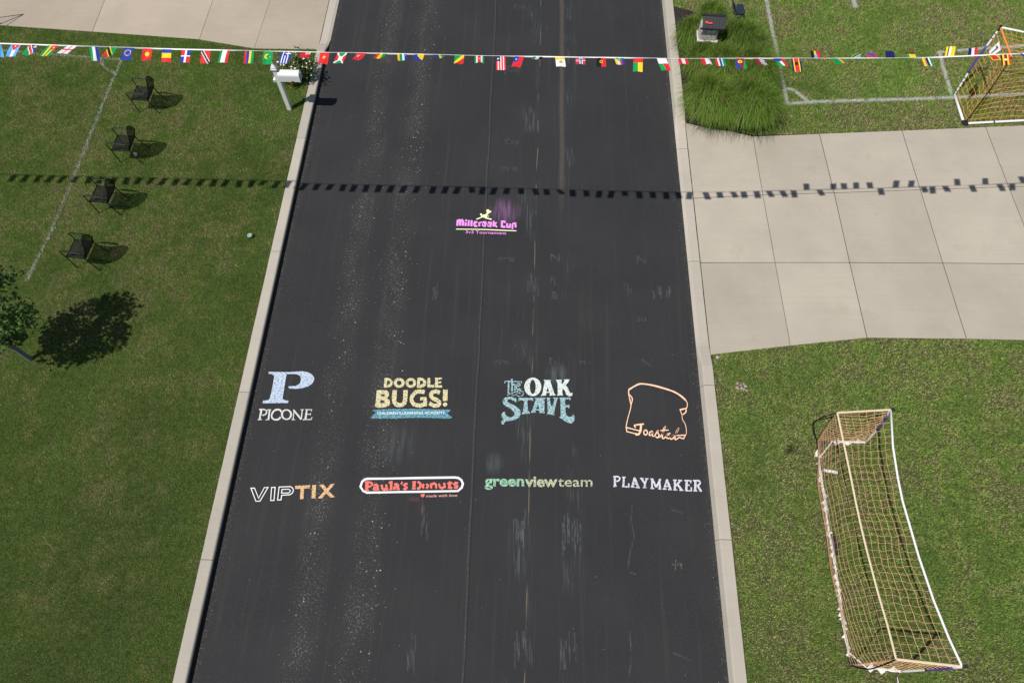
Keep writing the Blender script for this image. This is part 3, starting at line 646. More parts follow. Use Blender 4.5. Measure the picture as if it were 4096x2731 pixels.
d.line([(135,150),(255,155),(288,200),(252,252),(180,262)], 37, smooth=True).line([(2008,247),(2140,250),(2177,300),(2132,352),(2060,362)], 40, smooth=True)
d.done()

d = Draw('magenta lettering with a lime footballer and underline in the middle of the road', 1780, 800, 350 / 2352)
d.part('lettering', 'magenta')
for p, wd in (([(330,700),(342,565),(390,548),(412,600),(405,692)], 58), ([(412,570),(462,545),(488,585),(482,698)], 56), ([(560,605),(553,702)], 54), ([(642,545),(630,705)], 56), ([(716,548),(710,712)], 56), ([(870,602),(805,600),(786,655),(802,705),(868,706)], 54), ([(925,598),(920,712)], 50), ([(930,618),(990,602)], 44), ([(1020,658),(1098,652),(1092,602),(1032,600),(1018,690),(1100,712)], 46), ([(1163,668),(1242,662),(1236,614),(1176,611),(1162,700),(1245,718)], 46),
              ([(1312,565),(1302,724)], 52), ([(1390,608),(1318,660),(1400,735)], 48), ([(1605,622),(1602,582),(1532,582),(1525,720),(1592,732),(1604,700)], 52), ([(1672,628),(1670,730),(1742,736),(1752,638)], 48), ([(1815,640),(1812,785)], 48), ([(1815,640),(1892,632),(1898,745)], 48)):
    d.line(p, wd)
d.disc((568,556), 30)
d.part('small_lettering', 'magenta').text('3v3 Tournament', (555,898), (1645,932), 78, .006)
d.part('underline', 'lemon').line([(298,788),(700,792),(1100,800),(1500,818),(1918,834)], 26)
d.part('footballer', 'lemon').disc((970,394), 28).line([(975,400),(1000,450)], 34).poly([(980,432),(1040,392),(1112,400),(1150,440),(1112,482),(1060,484),(1000,472)]).line([(1005,455),(930,492),(845,524)], 30).line([(1095,425),(1140,370),(1215,312)], 52).line([(1212,298),(1232,336)], 34).line([(1080,482),(1150,502),(1255,528)], 36).line([(1150,440),(1185,445)], 18)
d.part('ball', 'lemon').disc((1152,300), 42)
d.dust(1150, -120, 2150, 760, (.55, .26, .58), .50, -90)
d.done()
# ------------------------------------------------------------------ furniture, boxes and goals
M_BLACK = mat('black powder coat', (.008, .008, .009), .5, .2, 30, spec=.2)
M_MESH = mat('black expanded mesh', (.010, .010, .011), .6, .2, 30, spec=.15)
M_PLASTIC = mat('black plastic', (.020, .021, .024), .5, .2, 20)
M_WHITE = mat('white vinyl', (.78, .78, .77), .45, .04, 3)
M_METAL = mat('grey tube steel', (.42, .43, .42), .35, .1, 20, metal=.8)

# ---- patio armchair of black tube and mesh, facing -X
def make_chair():
    r = empty('patio_chair')
    for s in (-1, 1):
        y = s * .265
        MB().tube(arc3([(-.262, y * 1.02, .0), (-.275, y, .20), (-.285, y, .42), (-.300, y, .56), (-.300, y, .625), (-.255, y, .652)], 5), .0125, 7).build('leg', M_BLACK, r, True)
        MB().tube(arc3([(.175, y * .93, .46), (.185, y * .95, .36), (.235, y, .18), (.315, y * 1.06, .0)], 6), .0125, 7).build('leg', M_BLACK, r, True)
        a = MB(); rows = []
        for x, z in ((-.262, .652), (-.15, .662), (.05, .655), (.205, .635)): rows.append([(x, y - .024, z - .004), (x, y - .012, z + .008), (x, y + .012, z + .008), (x, y + .024, z - .004), (x, y, z - .012), (x, y - .024, z - .004)])
        a.sheet(rows).build('armrest', M_BLACK, r, True)
    f = MB()
    for pts in ([(-.275, -.255, .425), (.18, -.250, .415)], [(-.275, .255, .425), (.18, .250, .415)], [(-.275, -.255, .425), (-.275, .255, .425)], [(.18, -.25, .415), (.18, .25, .415)], [(-.27, -.25, .40), (.17, .10, .395)]): f.tube(pts, .0115, 6)
    f.build('seat_frame', M_BLACK, r, True)
    s = MB(); n = 24
    for i in range(n):
        t = (i + .5) / n; sag = lambda a, b: -.022 * math.sin(math.pi * a) * math.sin(math.pi * b)
        s.sheet([[(-.272 + .45 * t - .0055, -.25 + .5 * k / 4, .424 + sag(t, k / 4)) for k in range(5)], [(-.272 + .45 * t + .0055, -.25 + .5 * k / 4, .424 + sag(t, k / 4)) for k in range(5)]])
        s.sheet([[(-.272 + .45 * k / 4, -.25 + .5 * t - .0055, .426 + sag(k / 4, t)) for k in range(5)], [(-.272 + .45 * k / 4, -.25 + .5 * t + .0055, .426 + sag(k / 4, t)) for k in range(5)]])
    s.build('seat', M_MESH, r)
    def bp(u, v):                                       # backrest surface: u across -1..1, v up 0..1
        top = .535 - .25 * abs(u) ** 2.2; z = .42 + v * top
        return Vector((.18 + .10 * v + .06 * v * v + .018 * (1 - u * u) * math.sin(math.pi * v), u * (.25 - .05 * v ** 3), z))
    b = MB(); n = 22
    for i in range(n):
        t = -1 + 2 * (i + .5) / n; w = .024
        b.sheet([[bp(t - w, k / 6) for k in range(7)], [bp(t + w, k / 6) for k in range(7)]])
        t2 = (i + .5) / n; b.sheet([[bp(-1 + k / 3, t2 - .012) for k in range(7)], [bp(-1 + k / 3, t2 + .012) for k in range(7)]])
    b.build('backrest', M_MESH, r)
    loop = [bp(-1, v / 8) for v in range(9)] + [bp(-1 + u / 5, 1) for u in range(1, 10)] + [bp(1, 1 - v / 8) for v in range(9)]
    MB().tube(loop, .0125, 7).build('back_frame', M_BLACK, r, True)
    return r
def zc(x, y): return (200 + x * 550 / 991, 230 + y * 870 / 1568)
chair = make_chair()
CH_LB = ['black mesh patio chair farthest from the tree, below the string of flags', 'second black mesh patio chair of the row, with a ball by its rear leg', 'third black mesh patio chair, standing on the shadow of the flags', 'black mesh patio chair nearest the young tree']
feet = [((645, 395), (792, 405), (838, 310)), ((512, 757), (672, 772), (708, 655)), ((364, 1125), (537, 1140), (567, 1018)), ((205, 1520), (378, 1535), (418, 1400))]
for i, (a, b, c) in enumerate(feet):
    o = chair if i == 0 else copy_tree(chair)
    A, B, Cc = (G(*zc(*p), LZ) for p in (a, b, c)); ctr = (A + Cc) / 2
    o.location = (ctr.x - .02, ctr.y, LZ); o.rotation_euler = (0, 0, math.atan2(B.y - A.y, B.x - A.x) * .6 + (0, .05, -.03, -.05)[i]); o.scale = (.93, .90, 1.0)
    tag(o, CH_LB[i], 'chair', 'black patio chairs in a row on the lawn')

# ---- small ball on the grass
p = G(546, 624, LZ); bl = MB(); cols_ = []
for i in range(8):
    for j in range(14):
        f = lambda a, b: (.052 * math.sin(math.pi * a / 8) * math.cos(2 * math.pi * b / 14), .052 * math.sin(math.pi * a / 8) * math.sin(2 * math.pi * b / 14), .052 * math.cos(math.pi * a / 8))
        bl.add([f(i, j), f(i, j + 1), f(i + 1, j + 1), f(i + 1, j)][::-1] if False else [f(i, j), f(i + 1, j), f(i + 1, j + 1), f(i, j + 1)], [(0, 1, 2, 3)], (.05, .06, .08) if (i * 5 + j * 3) % 7 == 0 else (.58, .60, .62))
o = bl.build('ball', attr_mat('ball panels', .4), None, True); o.location = (p.x, p.y, LZ + .05); tag(o, 'small grey and white ball in the grass under a patio chair', 'ball')

# ---- capped drain pipe in the lawn
p = G(1004, 950, LZ); pr = empty('drain_pipe', (p.x, p.y, LZ)); tag(pr, 'short pale green capped drain pipe standing in the left lawn', 'pipe')
MB().lathe((0, 0, 0), [(.050, -.02), (.050, .062), (.056, .064), (.056, .094), (.050, .097), (.044, .094)], 20).build('pipe', mat('pale green plastic', (.26, .38, .31), .5, .08, 20), pr, True)
MB().lathe((0, 0, .084), [(.045, 0), (.045, .004)], 20).build('cap', mat('sage plastic', (.15, .26, .19), .6, .15, 40), pr)
rb = MB(); rb.box((0, 0, .092), (.010, .088, .008), Matrix.Rotation(.45, 3, 'Z'))
for k in range(-3, 4): rb.box((k * .011, 0, .089), (.004, .07, .003))
rb.build('rib', mat('pale green rib', (.34, .44, .37), .5), pr)

# ---- white mailbox on a post
p = G(1160, 442, LZ); wm = empty('white_mailbox', (p.x - .01, p.y + .04, LZ)); wm.scale = (1.05, 1.05, 1.05); tag(wm, 'white mailbox on a white post beside the left kerb', 'mailbox')
MB().box((0, 0, .62), (.095, .095, 1.26)).build('post', M_WHITE, wm, bevel=.004)
cp = MB(); cp.box((0, 0, 1.232), (.135, .135, .030)); cp.box((0, 0, 1.268), (.112, .112, .040)); cp.box((0, 0, 1.315), (.105, .105, .055), taper=.45); cp.lathe((0, 0, 1.34), [(.018, 0), (.024, .03), (.022, .05), (.009, .08), (.004, .115), (0, .12)], 12)
cp.build('post_cap', M_WHITE, wm, bevel=.003)
ar = MB(); ar.box((.20, 0, .905), (.56, .085, .050)); ar.box((-.085, 0, .905), (.05, .10, .07)); ar.build('arm', M_WHITE, wm, bevel=.004)
prof = [(-.098, 0), (-.098, .145)] + [(-.098 * math.cos(math.pi * k / 10), .145 + .085 * math.sin(math.pi * k / 10)) for k in range(1, 10)] + [(.098, .145), (.098, 0)]
x0, x1, nb = .055, .52, len(prof)
bx = MB(); bx.add([(x0, y, .935 + z) for y, z in prof] + [(x1, y, .935 + z) for y, z in prof], [tuple(range(nb)), tuple(reversed(range(nb, 2 * nb)))] + [(i, nb + i, nb + (i + 1) % nb, (i + 1) % nb) for i in range(nb)])
mbx = bx.build('box', M_WHITE, wm)
dp = [(y * 1.05, .935 - .006 + z * 1.04) for y, z in prof]; dm = MB(); dm.add([(x1 + .001, y, z) for y, z in dp] + [(x1 + .022, y, z) for y, z in dp], [tuple(range(nb)), tuple(reversed(range(nb, 2 * nb)))] + [(i, nb + i, nb + (i + 1) % nb, (i + 1) % nb) for i in range(nb)])
dm.build('door', M_WHITE, mbx); MB().box((x1 + .034, 0, 1.13), (.022, .03, .012)).build('door_latch', M_WHITE, mbx)
MB().box((.36, -.105, .96), (.05, .008, .02)).build('flag', mat('red enamel', (.62, .03, .03), .4), wm)

# ---- stone-look mailbox with a black roof
p = G(2826, 172, .72); sm = empty('stone_mailbox', (p.x + .01, p.y + .17, LZ)); sm.rotation_euler = (0, 0, R(-3)); sm.scale = (1.1, 1.1, 1.06)
tag(sm, 'stone-look mailbox with a black plank roof and red flag among tall grasses', 'mailbox')
M_STONE = mat('pale cast stone', (.47, .43, .40), .8, .22, 14, bump=.5, bscale=40)
M_CREAM = mat('cream plastic', (.62, .59, .54), .7, .06, 10)
MB().box((-.06, .0, .30), (.15, .15, .66)).build('post', mat('weathered grey post', (.22, .21, .20), .85, .25, 12), sm, bevel=.006)
b = MB(); b.box((0, 0, .640), (.47, .385, .045)); b.box((0, 0, .605), (.42, .33, .03)); b.build('base', M_CREAM, sm, bevel=.008)
MB().box((0, 0, .835), (.385, .30, .35), taper=.965).build('body', M_STONE, sm, bevel=.006)
st = MB(); random.seed(3)
for f, (ox, oy, ang, W_) in enumerate(((0, -.152, 0, .38), (-.194, 0, -math.pi / 2, .295), (.194, 0, math.pi / 2, .295))):
    for rw in range(4):
        z = .690 + rw * .082; x = -W_ / 2
        while x < W_ / 2 - .02:
            w_ = min(random.uniform(.07, .13), W_ / 2 - x); k = .99 - rw * .004; Rm = Matrix.Rotation(ang, 3, 'Z')
            c = Rm @ Vector(((x + w_ / 2) * k, -.004 + rw * .0012, 0)); st.box((ox + c.x, oy + c.y, z), ((w_ - .010) * k, random.uniform(.016, .026), .072), Rm, taper=.93); x += w_
st.build('stone_block', M_STONE, sm, bevel=.004)['kind'] = 'stuff'
random.seed(7)
pl = MB().box((.03, -.164, .930), (.19, .016, .085)).build('number_plate', M_CREAM, sm, bevel=.003)
dg_ = MB()
for k, segs in enumerate(('acdfg', 'abc', 'acdfg', 'abged')):                # four small house numerals
    for s_ in segs:
        xx, zz, w_, h_ = {'a': (0, .013, .012, .004), 'g': (0, 0, .012, .004), 'd': (0, -.013, .012, .004), 'f': (-.006, .0065, .004, .013), 'b': (.006, .0065, .004, .013), 'e': (-.006, -.0065, .004, .013), 'c': (.006, -.0065, .004, .013)}[s_]
        dg_.box((-.02 + k * .022 + xx, -.1735, .948 + zz), (w_, .003, h_))
dg_.build('numeral', M_PLASTIC, pl)
gb = MB(); gb.add([(-.196, -.15, 1.005), (-.196, .15, 1.005), (-.196, 0, 1.17), (-.176, -.15, 1.005), (-.176, .15, 1.005), (-.176, 0, 1.17)], [(0, 2, 1), (3, 4, 5), (0, 3, 5, 2), (2, 5, 4, 1), (1, 4, 3, 0)]); gb.build('gable', M_CREAM, sm)
MB().box((-.20, 0, .90), (.012, .20, .20)).build('door', M_CREAM, sm, bevel=.004)
roof = empty('roof'); roof.parent = sm
for s in (-1, 1):
    for k in range(7):
        x = -.225 + .075 * (k + .5) + .01
        q = [(x - .0355, s * .012, 1.205), (x + .0355, s * .012, 1.205), (x + .0355, s * .215, 1.022), (x - .0355, s * .215, 1.022)]
        dz = .022 + .004 * ((k * 3) % 2); m_ = MB(); m_.add(q + [(a, b_, c_ + dz) for a, b_, c_ in q], [(3, 2, 1, 0), (4, 5, 6, 7), (0, 1, 5, 4), (1, 2, 6, 5), (2, 3, 7, 6), (3, 0, 4, 7)])
        m_.build('roof_plank', M_PLASTIC, roof)
MB().box((.012, 0, 1.226), (.545, .060, .030)).build('ridge_cap', M_PLASTIC, roof, bevel=.008)
MB().box((.012, -.222, 1.024), (.53, .022, .040)).build('eave_board', M_PLASTIC, roof, bevel=.004)
fl = MB(); fl.box((-.075, -.150, 1.128), (.16, .020, .036), Matrix.Rotation(R(-42), 3, 'X')); fl.box((-.130, -.146, 1.146), (.055, .022, .050), Matrix.Rotation(R(-42), 3, 'X')); fl.build('flag', mat('red flag plastic', (.72, .06, .05), .45), sm, bevel=.006)

# ---- folding chair with silver legs and a navy seat, facing +X
A, B = G(2969, 94, LZ), G(2906, 74, LZ); fc = empty('folding_chair', (A.x - .17, A.y + .18, LZ), R(6)); fc.scale = (.72, .78, .66); tag(fc, 'navy folding chair with silver legs at the top of the right lawn', 'chair')
M_NAVY = mat('navy moulded plastic', (.018, .024, .045), .5, .15, 10)
for s in (-1, 1):
    y = s * .215
    MB().tube([(-.26, y, .86), (-.20, y, .66), (.22, y, .0)], .0125, 7).build('front_leg', M_METAL, fc, True)
    MB().tube([(.10, y * .9, .46), (-.27, y * .9, .0)], .0125, 7).build('rear_leg', M_METAL, fc, True)
    MB().tube([(-.10, y * .95, .425), (.17, y * .95, .44)], .011, 7).build('seat_rail', M_METAL, fc, True)
MB().tube([(.17, -.215, .09), (.17, .215, .09)], .009, 6).build('stretcher', M_METAL, fc)
def shell(rows): return MB().sheet(rows)
so = shell([[(-.20 + .42 * i / 7, -.23 + .46 * j / 7, .455 + .012 * math.cos(j / 7 * 6.28) - .02 * math.sin(math.pi * i / 7)) for j in range(8)] for i in range(8)]).build('seat', M_NAVY, fc, True)
bo = shell([[(-.20 - .085 * i / 5 - .02 * math.sin(math.pi * j / 7), -.225 + .45 * j / 7, .60 + .28 * i / 5) for j in range(8)] for i in range(6)]).build('backrest', M_NAVY, fc, True)
for o in (so, bo):
    sd = o.modifiers.new('thickness', 'SOLIDIFY'); sd.thickness = .018

# ---- nets
M_NETO = mat('faded orange net cord', (.80, .45, .25), .8, .15, 20)
M_NETB = mat('orange net cord', (.92, .38, .11), .8, .15, 20)
M_TAPE = mat('cream net tape', (.72, .55, .40), .8, .1, 20)
M_PURPLE = mat('purple sleeve', (.075, .055, .27), .6, .2, 20)
M_RAG = mat('tattered white tape', (.70, .68, .63), .8, .15, 20)
def net_panel(surf, nu, nv, r, name, m, parent, su=2, skew=0.0):
    """surf(u, v) in 0..1; nu strands run along v, nv strands run along u"""
    mb = MB(); f0 = surf; k1, k2 = random.uniform(0, 6), random.uniform(0, 6)
    def surf(u, v):                                          # uneven pull of a slack net
        e = min(1, 8 * u * (1 - u)) * min(1, 8 * v * (1 - v))
        uu = u + e * (.10 * math.sin(23 * v + 7 * u + k1) + .07 * math.sin(51 * u + 11 * v + k2)) / nu; vv = v + e * (.12 * math.sin(31 * u + k2) + .09 * math.sin(13 * u + 37 * v + k1)) / nv
        return f0(min(1, max(0, uu)), min(1, max(0, vv))) + Vector((0, 0, -.018 * e * (1 + math.sin(19 * u + k1))))
    for i in range(nu + 1): mb.tube([surf(i / nu, k / (nv * su)) for k in range(nv * su + 1)], r, 3, False)
    for j in range(1, nv): mb.tube([surf(k / (nu * su), j / nv) for k in range(nu * su + 1)], r, 3, False)
    return mb.build(name, m, parent)
def along(path):
    P_ = [Vector(q) for q in path]; L = [0]
    for a, b_ in zip(P_[:-1], P_[1:]): L.append(L[-1] + (b_ - a).length)
    def f(t):
        d_ = t * L[-1]
        for k in range(len(P_) - 1):
            if d_ <= L[k + 1] + 1e-9:
                w_ = (d_ - L[k]) / max(L[k + 1] - L[k], 1e-9); return P_[k].lerp(P_[k + 1], w_)
        return P_[-1].copy()
    return f
def rags(path_f, n, mb, seed):
    rr = random.Random(seed)
    for k in range(n):
        t = rr.uniform(.03, .97); c = path_f(t); d_ = (path_f(min(1, t + .01)) - path_f(max(0, t - .01))).normalized(); s_ = Vector((d_.y, -d_.x, 0)) * rr.choice((-1, 1, 1))
        w_, h_ = rr.uniform(.03, .09), rr.uniform(.03, .085)
        mb.add([c - d_ * w_ + Vector((0, 0, .03)), c + d_ * w_ + Vector((0, 0, .03)), c + d_ * w_ * rr.uniform(-.2, .8) + s_ * h_ + Vector((0, 0, rr.uniform(-.01, .03)))], [(0, 1, 2)])
def strip_path(path, w_, name, m, parent):
    f = along(path); n = 40; rows = []
    for k in range(n + 1):
        p_ = f(k / n); d_ = f(min(1, k / n + .01)) - f(max(0, k / n - .01)); s_ = Vector((d_.y, -d_.x, 0)).normalized() * w_ / 2; rows.append([p_ - s_, p_ + Vector((0, 0, .006)), p_ + s_])
    return MB().sheet(rows).build(name, m, parent)

# ---- goal on the near right lawn, seen from above
def z5(x, y): return (3100 + x * 600 / 1711, 1600 + y * 550 / 1568)
def z6(x, y): return (3200 + x * 750 / 1864, 2100 + y * 631 / 1568)
ZT = 1.80
zz = lambda t: ZT - .10 * math.sin(math.pi * t)
bar_px = [z5(1322, 108), z5(1345, 530), z5(1400, 880), z5(1455, 1150), z6(1090, 0), z6(1180, 310), z6(1330, 750), z6(1480, 1120), z6(1612, 1402)]
BAR = [G(*p_, zz(i / 8)) for i, p_ in enumerate(bar_px)]
str_px = [z5(712, 142), z5(760, 370), z5(850, 800), z5(920, 1150), z6(605, 0), z6(660, 230), z6(770, 650), z6(870, 990), z6(957, 1330)]
STRAP = [G(*p_, zz(i / 8) - .02) for i, p_ in enumerate(str_px)]
gr_px = [z5(482, 470), z5(500, 720), z5(540, 1000), z5(570, 1170), z6(275, 0), z6(330, 300), z6(390, 700), z6(430, 1000), z6(475, 1230), z6(500, 1388)]
BACK = [G(*p_, LZ + .03) for p_ in gr_px]
FF, NF = G(*z5(1032, 482), LZ + .03), G(*z6(1000, 1450), LZ + .03)
org = Vector((BACK[4].x, BACK[4].y, LZ)); gl_ = empty('football_goal', org); tag(gl_, 'football goal with faded orange net and tattered white tape on the near right lawn', 'goal')
def L(P_): return [Vector(q) - org for q in P_]
MB().tube(L(BACK), .020, 8).build('ground_bar', M_PLASTIC, gl_, True)
fb = along(L(BACK)); rg = MB(); rg.tube([fb(.06 + .9 * k / 30) + Vector((0, 0, .012)) for k in range(31)], [.023 + .006 * math.sin(k * 2.3) for k in range(31)], 7); rags(fb, 46, rg, 4); rg.build('wrapping_tape', M_RAG, gl_)
for a_, b_ in ((BACK[0], FF), (BACK[-1], NF)):
    MB().tube(L([a_, b_]), .020, 8).build('side_bar', M_PLASTIC, gl_, True)
    t_ = MB(); e_ = along(L([a_.lerp(b_, .35), b_])); t_.tube([e_(k / 10) + Vector((0, 0, .010)) for k in range(11)], [.024 + .006 * math.sin(k * 1.9) for k in range(11)], 7); rags(e_, 7, t_, 9); t_.build('wrapping_tape', M_RAG, gl_)
    c_ = Vector(a_) - org; in_ = (Vector(a_.lerp(b_, .30)) - org); al_ = (Vector(BACK[1 if a_ == BACK[0] else -2]) - org)
    MB().prism([(c_.x - .02, c_.y), (in_.x * .6 + c_.x * .4, in_.y * .6 + c_.y * .4 - .02 * (1 if a_ == BACK[0] else -1)), (c_.x * .55 + al_.x * .45, c_.y * .55 + al_.y * .45)], .035, .055).build('corner_plate', M_PLASTIC, gl_)
    MB().tube([in_ + Vector((0, 0, .02)), c_.lerp(al_, .8) + Vector((0, 0, .02))], .014, 6).build('corner_strap', M_RAG, gl_)
for foot, top in ((FF, BAR[0]), (NF, BAR[-1])):
    f_ = along(L([foot, foot.lerp(top, .5) + Vector((.03, 0, .04)), top])); MB().tube([f_(k / 12) for k in range(13)], .021, 8).build('post', M_WHITE, gl_, True)
    MB().tube([f_(.42 + .45 * k / 8) for k in range(9)], .027, 8).build('purple_sleeve', M_PURPLE, gl_, True); q_ = Vector(top) - org
    MB().box(q_ + Vector((.03, 0, .01)), (.07, .05, .05)).build('corner_joint', M_PLASTIC, gl_, bevel=.006)
MB().tube(L(BAR), .018, 8).build('crossbar', M_WHITE, gl_, True)
strip_path(L(STRAP), .032, 'net_strap', M_TAPE, gl_)
for a_, b_ in ((STRAP[0], BAR[0]), (STRAP[-1], BAR[-1])): strip_path(L([a_, b_]), .034, 'net_strap', M_TAPE, gl_)
for a_, b_, bulge in ((STRAP[0], BACK[0], Vector((-.26, .06, .12))), (STRAP[-1], BACK[-1], Vector((-.10, -.10, .10)))):
    m_ = (a_ + b_) / 2 + bulge; pts_ = arc3(L([a_, a_.lerp(m_, .55) + bulge * .12, m_, b_.lerp(m_, .45) + bulge * .15, b_]), 5); MB().tube(pts_, .011, 7).build('spring_pole', M_BLACK, gl_, True)
fB, fS, fG = along(L(BAR)), along(L(STRAP)), along(L(BACK))
top_s = lambda u, v: fB(u).lerp(fS(u), v) + Vector((0, 0, -.05 * math.sin(math.pi * v) - .012 * math.sin(u * 90) * math.sin(math.pi * v)))
def back_s(u, v):
    q_ = fS(u).lerp(fG(u), v); s_ = math.sin(math.pi * v) ** .8
    return q_ + Vector((-.22 * s_ * math.sin(math.pi * u) ** .5 + .02 * math.sin(u * 17), 0, -.10 * s_))
def side_s(k):
    a_, b_, c_, d_ = (Vector(q) - org for q in ((STRAP[0], BAR[0], BACK[0], FF) if k == 0 else (STRAP[-1], BAR[-1], BACK[-1], NF)))
    dn = Vector((.02, -.10 if k == 0 else .08, 0))
    return lambda u, v: a_.lerp(b_, u).lerp(c_.lerp(d_, u), v) + dn * math.sin(math.pi * v) * math.sin(math.pi * u) + Vector((0, 0, -.06 * math.sin(math.pi * u) * (1 - v)))
net_panel(top_s, 34, 7, .0036, 'top_net', M_NETO, gl_)
net_panel(back_s, 34, 14, .0034, 'back_net', M_NETO, gl_, 1)
net_panel(side_s(0), 7, 14, .0034, 'side_net', M_NETO, gl_, 1); net_panel(side_s(1), 7, 14, .0034, 'side_net', M_NETO, gl_, 1)
p_ = G(3338, 2180, LZ) - org; MB().prism([(p_.x + .10 * math.cos(a_) * .55, p_.y + .20 * math.sin(a_)) for a_ in [k * math.pi / 6 for k in range(12)]], .045, .062).build('centre_plate', M_PLASTIC, gl_)
p_ = G(3305, 1885, LZ) - org; MB().box((p_.x + .06, p_.y - .01, .05), (.26, .055, .012), Matrix.Rotation(R(-8), 3, 'Z')).build('loose_tape', M_RAG, gl_)

# ---- goal on the far right lawn with bright orange net
BC, FT, TOP = G(3856, 495, LZ + .04), G(3818, 380, LZ + .04), G(4002, 110, 1.78); BT = G(4047, 228, 1.74)
xb = Vector((1, .10, 0)).normalized(); W_ = 3.4
ex = (G(4096, 133, 1.70) - TOP); ex.z = -.06; ex = ex.normalized()
R_TOP = TOP + ex * 1.4 + xb * (W_ - 1.4) + Vector((0, 0, .10)); R_BC = BC + xb * W_; R_FT = FT + xb * W_; R_BT = BT + (R_TOP - TOP)
org = Vector((BC.x, BC.y, LZ)); g2 = empty('football_goal', org); tag(g2, 'football goal with bright orange net and white bars at the right edge', 'goal')
def bow(a_, b_, sag, n=12): return [a_.lerp(b_, k / n) + Vector((0, 0, -sag * math.sin(math.pi * k / n))) for k in range(n + 1)]
BARS = {'ground_bar': bow(BC, R_BC, 0), 'crossbar': [TOP, TOP + ex * .7, TOP + ex * 1.4] + bow(TOP + ex * 1.4, R_TOP, 0)[1:]}
for nm_, pth in BARS.items(): MB().tube(L(pth), .030 if nm_ == 'ground_bar' else .022, 9).build(nm_, M_WHITE, g2, True)
for a_, b_ in ((BC, FT), (R_BC, R_FT)): MB().tube(L([a_, b_]), .032, 9).build('side_bar', M_WHITE, g2, True)
for a_, b_ in ((FT, TOP), (R_FT, R_TOP)):
    f_ = along(L([a_, a_.lerp(b_, .5) + Vector((-.05, .0, .02)), b_])); MB().tube([f_(k / 14) for k in range(15)], .024, 8).build('post', M_WHITE, g2, True)
    MB().tube([f_(.34 + .40 * k / 8) for k in range(9)], .028, 8).build('purple_sleeve', M_PURPLE, g2, True)
    for k in (.06, .12, .2, .26, .84, .90): MB().tube([f_(k), f_(k + .012)], .027, 8).build('band', M_PLASTIC, g2)
    MB().tube([f_(.95), f_(1.0), f_(1.0) + Vector((0, .02, .04))], .030, 8).build('corner_joint', M_PLASTIC, g2)
for c_ in (BC, R_BC):
    q_ = Vector(c_) - org; MB().box(q_ + Vector((.03 if c_ == BC else -.03, .03, .0)), (.13, .13, .07)).build('corner_joint', M_PLASTIC, g2, bevel=.012)
MB().tube(L([BC + xb * .74, BC + xb * .775]), .0335, 9).build('band', M_PLASTIC, g2)
M_STRAP = mat('orange webbing', (.88, .24, .05), .7, .1, 20)
for a_, b_, wq in ((TOP, BT, .045), (R_TOP, R_BT, .045), (BT, R_BT, .012)): strip_path(L([a_, b_]), wq, 'net_strap', M_STRAP, g2)
for a_, b_ in ((BT, BC), (R_BT, R_BC)): MB().tube(L(arc3([a_, a_.lerp(b_, .5) + Vector((.02, -.03, .03)), b_], 8)), .011, 7).build('spring_pole', M_BLACK, g2, True)
f1, f2, f3 = along(L([TOP, R_TOP])), along(L([BT, R_BT])), along(L([BC, R_BC])); f1 = along(L(BARS['crossbar']))
net_panel(lambda u, v: f1(u).lerp(f2(u), v) + Vector((0, 0, -.06 * math.sin(math.pi * v))), 26, 7, .0036, 'top_net', M_NETB, g2)
net_panel(lambda u, v: f2(u).lerp(f3(u), v) + Vector((0, .30 * math.sin(math.pi * v) * math.sin(math.pi * min(1, u * 2 + .1) * .5), -.14 * math.sin(math.pi * v))), 26, 13, .0036, 'back_net', M_NETB, g2, 1)
for a_, b_, c_, d_ in ((BT, TOP, BC, FT), (R_BT, R_TOP, R_BC, R_FT)):
    a_, b_, c_, d_ = (Vector(q) - org for q in (a_, b_, c_, d_)); net_panel(lambda u, v: a_.lerp(b_, u).lerp(c_.lerp(d_, u), v) + Vector((.10 * math.sin(math.pi * v) * math.sin(math.pi * u), 0, -.05 * math.sin(math.pi * u))), 7, 13, .0036, 'side_net', M_NETB, g2, 1)
# numbered card hanging inside its net
cz = 1.88; q4 = [G(*p_, cz + dz_) for p_, dz_ in (((3956, 206), -.02), ((3998, 163), .02), ((4004, 200), .10), ((3963, 228), .04))]
oc = q4[0].copy(); cd = empty('number_card', oc); tag(cd, 'white card with a black figure 1 on the orange goal net', 'sign')
a_, b_, c_, d_ = (v - oc for v in q4); rows = []
for i in range(7):
    v = i / 6; rows.append([a_.lerp(b_, u / 8).lerp(d_.lerp(c_, u / 8), v) + Vector((0, 0, -.015 * math.sin(math.pi * v))) for u in range(9)])
cardo = MB().sheet(rows).build('card', M_WHITE, cd, True); sd = cardo.modifiers.new('thickness', 'SOLIDIFY'); sd.thickness = .004; sd.offset = 0
def cp_(u, v, h=.008): return a_.lerp(b_, u).lerp(d_.lerp(c_, u), v) + Vector((0, 0, h - .015 * math.sin(math.pi * v)))
MB().sheet([[cp_(.14 + .66 * k / 6, .46) for k in range(7)], [cp_(.14 + .66 * k / 6, .62) for k in range(7)]]).sheet([[cp_(.60, .26, .010), cp_(.68, .48, .010)], [cp_(.72, .24, .010), cp_(.80, .48, .010)]]).build('figure', M_PLASTIC, cd)

